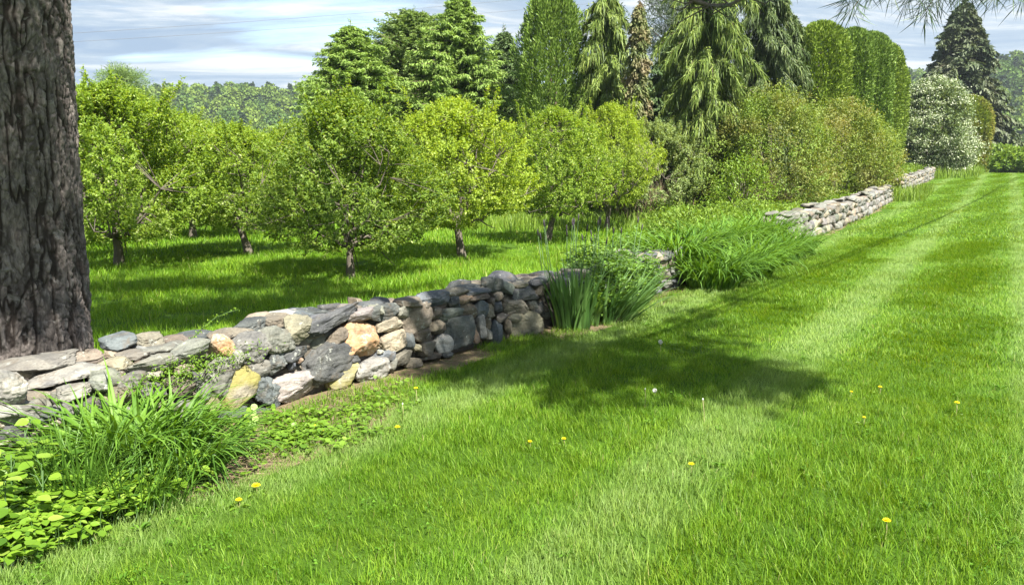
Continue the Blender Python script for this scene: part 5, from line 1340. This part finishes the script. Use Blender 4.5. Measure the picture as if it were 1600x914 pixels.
def pebble():
    rg = np.random.default_rng(5); V, Fx = rock(rg, 3, 6, .2, .03); p = flat(14, 884); o = link('pebble', mesh('pebble', V * np.array([.022, .016, .013]), Fx, M_STONE, smooth=True), None, on(p[0], p[1], .012)); o.color = (.7, .68, .62, 1)
    tag(o, 'smooth white pebble at the lower left corner', 'stone')
pebble()
def straw():
    rg = np.random.default_rng(403); b = Bag(); n = 16000; y = rg.uniform(2.9, 11, n); q = rg.uniform(.0, 1.1, n); x = wx(y) + q / .8; k = rg.uniform(0, 1, n) < soil_mask(x, y); x, y = x[k], y[k]; n = len(x)
    P = np.stack([x, y, np.full(n, .006)], 1); a = rg.uniform(0, 6.28, n); leaves(b, P, np.stack([np.cos(a), np.sin(a), rg.normal(size=n) * .12], 1), np.array([0, 0, 1.0]) + rg.normal(size=(n, 3)) * .2, rg.uniform(.02, .09, n), .0035, rg.uniform(0, 1, n), fold=.1)
    o = link('dead_grass', b.mesh('dead_grass', M_DRY)); tag(o, 'dry straw and clippings on the bare soil along the wall', 'litter', kind='stuff')
    b = Bag(); n = 9000; y = rg.uniform(2.8, 16, n); q = rg.uniform(.06, 1.2, n); x = wx(y) + q / .8; so = soil_mask(x, y)
    k = ((vnoise(np.stack([x * 3.4, y * 3.4, 0 * x], -1), 91) > -.12 - .5 * sstep(.4, .9, q))); x, y = x[k], y[k]
    m = 9; x = np.repeat(x, m) + rg.normal(size=len(x) * m) * .03; y = np.repeat(y, m) + rg.normal(size=len(y) * m) * .03; n = len(x)
    strips(b, np.stack([x, y, height(x, y) - .005], 1), rg.uniform(0, 6.28, n), rg.uniform(.03, .075, n), rg.uniform(.003, .006, n), np.abs(rg.normal(.3, .25, n)), np.abs(rg.normal(.6, .4, n)), rg.uniform(0, 1, n), seg=2, roll=rg.uniform(-1, 1, n))
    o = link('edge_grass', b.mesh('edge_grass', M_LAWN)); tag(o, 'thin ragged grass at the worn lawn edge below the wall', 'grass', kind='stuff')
straw()

# ------------------------------------------------------------------ the big pine
def pine_bark_material():
    m, nt, out = mat_base('pine_bark'); q = NT(nt); tc = q.n('ShaderNodeTexCoord').outputs['Object']
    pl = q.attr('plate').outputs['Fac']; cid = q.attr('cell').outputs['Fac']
    a = q.noise(q.mapping(tc, (1, 1, .35)), 30, 6, .65, .5); b = q.noise(tc, 90, 4, .7)
    col = q.mix(cid, (.115, .102, .094, 1), (.165, .15, .14, 1))
    col = q.mix(q.ramp(a, [(.42, (0, 0, 0)), (.66, (1, 1, 1))]), q.mix(1.0, col, (.6, .57, .56, 1), 'MULTIPLY'), q.mix(1.0, col, (1.55, 1.5, 1.45, 1), 'MULTIPLY'))
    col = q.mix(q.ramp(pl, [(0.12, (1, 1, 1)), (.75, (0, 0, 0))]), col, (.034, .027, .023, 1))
    li = q.ramp(q.noise(tc, 11, 4, .6, 1.0), [(.60, (0, 0, 0)), (.70, (1, 1, 1))]); col = q.mix(q.math('MULTIPLY', li, .5), col, (.26, .25, .23, 1))
    p = q.n('ShaderNodeBsdfPrincipled'); q.l(col, p.inputs['Base Color']); p.inputs['Roughness'].default_value = .9; p.inputs['Specular IOR Level'].default_value = .2
    bp = q.n('ShaderNodeBump'); bp.inputs['Strength'].default_value = .9; bp.inputs['Distance'].default_value = .012; q.l(q.math('ADD', a, q.math('MULTIPLY', b, .5)), bp.inputs['Height']); q.l(bp.outputs[0], p.inputs['Normal'])
    q.l(p.outputs[0], out.inputs['Surface']); return m
TRUNK_Y = 5.55
def big_pine():
    c = at(-8, 400, TRUNK_Y); base = on(c[0], TRUNK_Y)
    root = thing('pine_tree', 'massive furrowed pine trunk filling the left picture edge, boughs overhead', 'tree', base)
    # trunk: two rings systems, fine where it is seen
    zs = np.concatenate([np.linspace(-.25, 3.6, 520), np.linspace(3.65, 14, 60)]); na = 760
    th = np.linspace(0, 2 * math.pi, na, endpoint=False); Z, T = np.meshgrid(zs, th, indexing='ij')
    R0 = np.interp(zs, [-.25, 0, .12, .3, .6, 1.2, 2.0, 3, 6, 14], [.80, .69, .61, .555, .53, .515, .51, .505, .44, .16])
    flare = np.interp(zs, [-.25, 0, .3, .8], [.16, .13, .06, 0])
    R = R0[:, None] * (1 + flare[:, None] * np.cos(5 * T + .6) * .8 + .02 * np.cos(3 * T + Z * .6))
    cs = np.stack([np.cos(T) * .5, np.sin(T) * .5, Z], -1)
    cs6 = cs * np.array([7, 7, 3.5]); wp = cs + .06 * np.stack([vnoise(cs6, 1), vnoise(cs6, 2), vnoise(cs6, 3) * 1.8], -1) + .012 * np.stack([vnoise(cs * 30, 1), vnoise(cs * 30, 2), vnoise(cs * 30, 3)], -1)
    sc = np.array([19.0, 19.0, 7.5]); f1, f2, cid = cells(wp * sc, 4); g1, g2, cid2 = cells(wp * sc * 2.1 + 5, 8)
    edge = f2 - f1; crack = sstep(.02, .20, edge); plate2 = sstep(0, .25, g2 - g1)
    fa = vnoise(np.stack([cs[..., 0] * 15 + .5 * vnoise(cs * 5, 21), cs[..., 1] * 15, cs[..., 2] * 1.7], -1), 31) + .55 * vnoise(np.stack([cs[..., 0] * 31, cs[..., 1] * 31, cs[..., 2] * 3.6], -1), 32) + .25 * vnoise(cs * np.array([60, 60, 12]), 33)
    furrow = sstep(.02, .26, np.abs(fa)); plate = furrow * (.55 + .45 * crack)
    disp = plate * .020 + plate2 * .005 + (cid - .5) * .008 + .012 * vnoise(cs * np.array([5, 5, 1.5]), 14) + (cid2 - .5) * .006 * plate + .006 * vnoise(cs * np.array([25, 25, 12]), 4) + .006 * vnoise(cs * np.array([70, 70, 40]), 6)
    R = R + disp
    V = np.stack([np.cos(T) * R + .033 * np.clip(Z, 0, 9), np.sin(T) * R, Z], -1).reshape(-1, 3)
    i = np.arange(len(zs) - 1)[:, None] * na; j = np.arange(na)[None]; j2 = (j + 1) % na; Fq = np.stack([i + j, i + j2, i + na + j2, i + na + j], -1).reshape(-1, 4)
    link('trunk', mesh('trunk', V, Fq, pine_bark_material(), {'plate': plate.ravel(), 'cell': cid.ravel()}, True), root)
    # boughs
    mb = bark_mat('bough_bark', (.05, .04, .035), (.12, .10, .085), 12, .5)
    mn = leaf_mat('pine_needle', [(.03, .06, .022), (.05, .095, .035), (.08, .135, .05), (.13, .18, .08)], .15, .35, .5)
    rg = np.random.default_rng(500)
    def tuft(b, p, d, n=46, L=.10, W=.0022):
        P = p + nrm(d) * (rg.uniform(-.05, .02, (n, 1))) + rg.normal(size=(n, 3)) * .003
        D = nrm(nrm(d)[None] * rg.uniform(.1, 1.2, (n, 1)) + unit_sphere(rg, n) * .9)
        leaves(b, P, D, unit_sphere(rg, n), L * rg.uniform(.75, 1.15, n), W, np.clip(.4 + rg.normal(size=n) * .2, 0, 1), fold=0, bend=.06, mid=.5)
    def bough(pts, r0, pads, per, W=.0026, L=.10, spread=.55, need=44, droop=-.12):
        pts = np.array(pts, float) - base; s = np.linspace(0, 1, 24); ts = np.linspace(0, 1, len(pts)); B = np.stack([np.interp(s, ts, pts[:, k]) for k in range(3)], 1)
        for _ in range(2): B[1:-1] = (B[:-2] + 2 * B[1:-1] + B[2:]) / 4
        B[2:-1] += rg.normal(size=(21, 3)) * .012
        wb = Bag(); nb = Bag(); tube(wb, B, np.linspace(r0, .012, 24), 8)
        for (c, rad, n) in pads:
            c = np.array(c, float) - base
            for k in range(n):
                e = c + rg.normal(size=3) * np.array([rad[0], rad[1], rad[2]]) * .6
                i = int(np.argmin(((B - e) ** 2).sum(1) + .02 * rg.uniform())); b0 = B[i]; mid_ = (b0 + e) / 2 + np.array([0, 0, .08]) + rg.normal(size=3) * .06
                tube(wb, np.stack([b0, mid_, e]), [.011, .007, .003], 4, cap=False)
                for q_ in range(per):
                    s_ = rg.uniform(.45, 1.05); f_ = (mid_ * (1 - s_) + e * s_) + rg.normal(size=3) * spread * .22; 
                    tube(wb, np.stack([(mid_ * (1 - s_) + e * s_), (mid_ * (1 - s_) + e * s_) * .5 + f_ * .5 + rg.normal(size=3) * .01, f_]), [.004, .003, .002], 3, cap=False)
                    tuft(nb, f_, f_ - b0 + np.array([0, 0, droop]), need, L, W)
        o = link('branch', wb.mesh('branch', mb, True), root); link('needles', nb.mesh('needles', mn), o)
    sh = lambda u, v, h: (lambda g: g + SUN_V * (h / SUN_V[2]))(flat(u, v))         # the point at height h whose shadow falls on this pixel's ground
    def pad(u, v, h, rad, n): return (sh(u, v, h), rad, n)
    T = lambda z: base + np.array([0, 0, z])
    # bough over the lawn: its shade lies on the lawn right of the wall
    P1 = [pad(1140, 590, 5.2, (.62, .62, .22), 52), pad(1010, 592, 5.3, (.65, .65, .2), 56), pad(890, 588, 5.1, (.65, .55, .2), 48), pad(770, 580, 4.9, (.6, .45, .2), 34), pad(1200, 595, 5.1, (.4, .5, .2), 26)]
    bough([T(5.4), sh(640, 560, 5.0), sh(800, 575, 5.2), sh(950, 580, 5.3), sh(1150, 590, 5.2)], .09, P1, 6, W=.006, need=40)
    P2 = [pad(1030, 545, 5.9, (.8, .8, .25), 44), pad(930, 545, 5.8, (.7, .8, .25), 44), pad(840, 545, 5.7, (.5, .6, .2), 30), pad(1080, 500, 5.9, (.5, .8, .2), 18), pad(1160, 465, 5.9, (.35, .7, .2), 10)]
    bough([T(6.2), sh(700, 530, 5.8), sh(850, 540, 5.9), sh(980, 540, 6.0), sh(1150, 480, 6.0)], .085, P2, 6, W=.006, need=40)
    # boughs shading the middle of the wall and the grass behind it
    P3 = [pad(750, 550, 6.4, (.45, .6, .2), 24), pad(700, 535, 6.6, (.5, .8, .25), 24), pad(820, 510, 6.6, (.5, .8, .2), 30), pad(880, 490, 6.6, (.4, .7, .2), 22)]
    bough([T(7.0), sh(640, 540, 6.7), sh(720, 540, 6.7), sh(860, 490, 6.6)], .08, P3, 6, W=.007, need=36)
    sg = lambda u, v, h: (lambda g: g + SUN_V * ((h - g[2]) / SUN_V[2]))(ground(u, v))
    P4 = [(sg(250, 500, 7.4), (1.5, .8, .25), 120), (sg(420, 478, 7.4), (1.5, .6, .25), 120), (sg(150, 505, 7.2), (1.0, .8, .25), 90), (sg(340, 500, 7.4), (1.1, .6, .25), 80), (sg(560, 462, 7.4), (1.2, .35, .25), 80), (sg(150, 480, 7.4), (1.1, .6, .2), 60)]
    bough([T(7.7), sg(250, 505, 7.5), sg(330, 490, 7.5), sg(440, 475, 7.4), sg(580, 462, 7.4)], .09, P4, 7, W=.013, need=34)
    P5 = [(sg(180, 450, 8.6), (1.8, .35, .25), 50), (sg(420, 448, 8.6), (1.8, .3, .25), 46), (sg(300, 438, 8.6), (1.4, .3, .2), 24)]
    bough([T(8.8), sg(200, 465, 8.7), sg(260, 455, 8.7), sg(450, 450, 8.6)], .09, P5, 7, W=.012, need=30)
    c0 = T(1.9) + np.array([.3, -.5, 0]); P6 = [(c0 + SUN_V * 4.2 + [dx, 0, 0], (.55, .45, .5), n_) for dx, n_ in ((-.3, 40), (.35, 40))] + [(T(.9) + SUN_V * 5.4 + [.2, -.4, 0], (.6, .35, .35), 34), (T(3.0) + SUN_V * 3.4 + [.3, -.4, 0], (.6, .35, .35), 36)]
    bough([T(5.0), T(5.4) + [.4, -1, .1], c0 + SUN_V * 4.2], .08, P6, 6, W=.007, need=36)
    bough([T(8.8), sh(200, 480, 8.7), sh(260, 460, 8.7), sh(450, 456, 8.6)], .09, P5, 7, W=.012, need=30)
    # high crown, out of the picture, over the trunk
    for k in range(7):
        a = k * 2.399 + 2.3; z = 9.5 + k * .8; l = 3.2 - k * .28; e = T(z) + np.array([math.cos(a) * l, math.sin(a) * l, .5])
        if math.sin(a) < -.2: continue
        bough([T(z), (T(z) + e) / 2 + [0, 0, .2], e], .06, [(e, (.8, .8, .25), 12), ((T(z) + e * 2) / 3, (.6, .6, .25), 8)], 6, W=.014, need=26)
    # hanging tips seen at the top edge
    tips = [((1328, -4), 3.70), ((1331, 17), 3.60), ((1352, -14), 3.70), ((1395, -16), 3.80), ((1420, -2), 3.80), ((1440, 6), 3.75), ((1446, 18), 3.70), ((1462, -2), 3.80), ((1478, -10), 3.85), ((1500, -14), 3.80), ((1545, -16), 3.70), ((1556, -8), 3.65), ((1580, -10), 3.80), ((1600, -4), 3.80), ((1425, -14), 3.90), ((1455, -16), 3.70), ((1372, -22), 3.80), ((1517, -20), 3.80)]
    wb = Bag(); nb = Bag()
    Y0 = 3.5; spine = np.stack([at(u, -150 - 12 * math.sin(u * .02), Y0) for u in np.linspace(1640, 1280, 10)]) - base
    entry = np.stack([sh(1150, 590, 5.2) - base, at(1700, -700, 3.4) - base, at(1720, -300, 3.5) - base]); full = np.concatenate([entry, spine])
    tube(wb, full, np.linspace(.022, .006, len(full)), 6)
    for (uv, Y) in tips:
        e = at(uv[0], uv[1], Y) - base; i = int(np.argmin(((spine - e) ** 2).sum(1))); b0 = spine[max(i - 1, 0)]; mid_ = (b0 + e) / 2 + rg.normal(size=3) * .02 + np.array([.02, 0, .03]); tube(wb, np.stack([b0, mid_, e]), [.004, .003, .0022], 4, cap=False)
        d = e - mid_; d = nrm(d) + np.array([0, 0, -.9]); tuft(nb, e, d, 24, .13, .0018)
    o = link('branch', wb.mesh('branch', mb, True), root); link('needles', nb.mesh('needles', mn), o)
    wb = Bag(); nb = Bag()      # a further twig over the middle of the picture
    spine = np.stack([at(u, v, 4.6) for u, v in ((1015, -60), (1060, -12), (1085, 2), (1110, 10), (1140, 8), (1165, -4), (1190, -30), (1230, -60))]) - base; up_ = sh(950, 580, 5.3) - base
    tube(wb, np.concatenate([[up_], [at(960, -400, 4.6) - base], spine]), np.linspace(.02, .006, len(spine) + 2), 6)
    for k in range(46):
        i = int(rg.integers(0, len(spine))); b0 = spine[i]; e = b0 + rg.normal(size=3) * np.array([.16, .2, .07]) + np.array([0, 0, .05]); tube(wb, np.stack([b0, (b0 + e) / 2 + rg.normal(size=3) * .02, e]), [.005, .004, .002], 4, cap=False)
        if k % 2 == 0: tuft(nb, e, e - b0, 22, .085, .0022)
    o = link('branch', wb.mesh('branch', mb, True), root); link('needles', nb.mesh('needles', mn), o)
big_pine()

# ------------------------------------------------------------------ far woods, wires
def far_woods():
    protos = []; rg = np.random.default_rng(600)
    cols = [[(.05, .095, .022), (.085, .15, .032), (.12, .20, .045)], [(.07, .115, .022), (.115, .18, .032), (.16, .24, .05)], [(.09, .14, .022), (.14, .21, .032), (.20, .27, .055)], [(.035, .065, .03), (.055, .095, .04), (.08, .125, .055)]]
    mats = [leaf_mat('far_wood_leaf', c, .2, .7, .1) for c in cols]
    for k in range(8):
        b = Bag(); m_ = k % 4; n = 620; con = m_ == 3; H = 11 if not con else 11.5; R = 4.3 if not con else 3.0
        t = rg.uniform(0, 1, n); a = rg.uniform(0, 6.28, n); pr = (1 - t) ** .8 if con else crown_r(t, .45); lump = 1 + .35 * vnoise(np.stack([np.cos(a) * 2 + k, np.sin(a) * 2, t * 4], -1), k)
        r = R * pr * lump * rg.uniform(.6, 1, n) ** .5; P = np.stack([np.cos(a) * r, np.sin(a) * r, 1.0 + t * (H - 1)], 1)
        leaves(b, P, unit_sphere(rg, n) + (np.array([0, 0, -.4]) if con else np.array([0, 0, .2])), nrm(P - [0, 0, H * .4]) + rg.normal(size=(n, 3)) * .5, 1.35, 1.1, np.clip(.4 + .25 * t + rg.normal(size=n) * .22, 0, 1), fold=.1)
        protos.append(b.mesh('t', mats[m_]))
    pts = []
    while len(pts) < 5200:
        r = rg.uniform(225, 560) if rg.uniform() < .92 else rg.uniform(560, 800); a = math.radians(rg.uniform(52, 128)); x, y = r * math.cos(a), r * math.sin(a); pts.append((x, y, float(0)))
    P = np.array(pts); P[:, 2] = height(P[:, 0], P[:, 1]) - .8
    kind = rg.integers(0, 8, len(P))
    instancer('forest', P, rg.uniform(0, 6.28, len(P)), rg.uniform(.6, 1.05, len(P)), kind, protos, ('mixed spring forest covering the far hills', 'forest'))
far_woods()
M_WIRE = plain_mat('dark_wire', (.12, .125, .14), .5, .4)
def wire(label, p0, p1, sag, r, name='overhead_wire', group=None):
    s = np.linspace(0, 1, 60)[:, None]; P = np.array(p0) * (1 - s) + np.array(p1) * s; P[:, 2] -= sag * 4 * s[:, 0] * (1 - s[:, 0]); b = Bag(); tube(b, P - P[0], r, 6); o = link(name, b.mesh(name, M_WIRE, True), None, P[0]); tag(o, label, 'wire', group)
GW = 'wires crossing the sky'
wire('highest thin wire crossing the upper left sky', at(-200, 30, 90), at(330, -25, 120), .3, .018, group=GW)
wire('middle wire crossing the sky above the orchard', at(-200, 70, 90), at(1100, -30, 130), .8, .022, group=GW)
wire('lowest of the wires crossing the sky above the orchard', at(-200, 82, 90), at(1100, -12, 130), .8, .022, group=GW)
# twin cables overhead; only their shadows lie across the lawn
a1 = flat(1000, 508); b1 = on(*(at(1570, 285, 60)[:2])); hh = SUN_V / SUN_V[2]
a2 = flat(1330, 410)
for k, off in enumerate((0.0, .55)):
    A0 = flat(975, 545 - 14 * k); B_ = on(*(at(1590 + 6 * k, 288, 58)[:2])) + np.array([0, 0, 0])
    wire('overhead cable above the lawn, %s of the pair whose shadows cross the mown stripes' % ('nearer' if k else 'farther'), A0 + hh * 6.0, B_ + hh * 6.5, .2, .017, name='overhead_cable', group='cables above the lawn')

# ------------------------------------------------------------------ the air
def haze():
    m, nt, out = mat_base('haze'); v = nt.nodes.new('ShaderNodeVolumePrincipled')
    v.inputs['Color'].default_value = (.78, .86, .96, 1); v.inputs['Density'].default_value = 0.00032; v.inputs['Anisotropy'].default_value = .3
    nt.links.new(v.outputs[0], out.inputs['Volume'])
    x0, x1, y0, y1, z0, z1 = -1010, 1010, -1010, 1010, -60, 92
    V = [(x, y, z) for x in (x0, x1) for y in (y0, y1) for z in (z0, z1)]
    Fq = np.array([[0, 1, 3, 2], [4, 6, 7, 5], [0, 4, 5, 1], [2, 3, 7, 6], [0, 2, 6, 4], [1, 5, 7, 3]])
    o = link('haze', mesh('haze', V, Fq, m)); tag(o, 'thin blue summer haze over the whole valley', 'haze', kind='stuff')
    scene.cycles.volume_bounces = 0
haze()
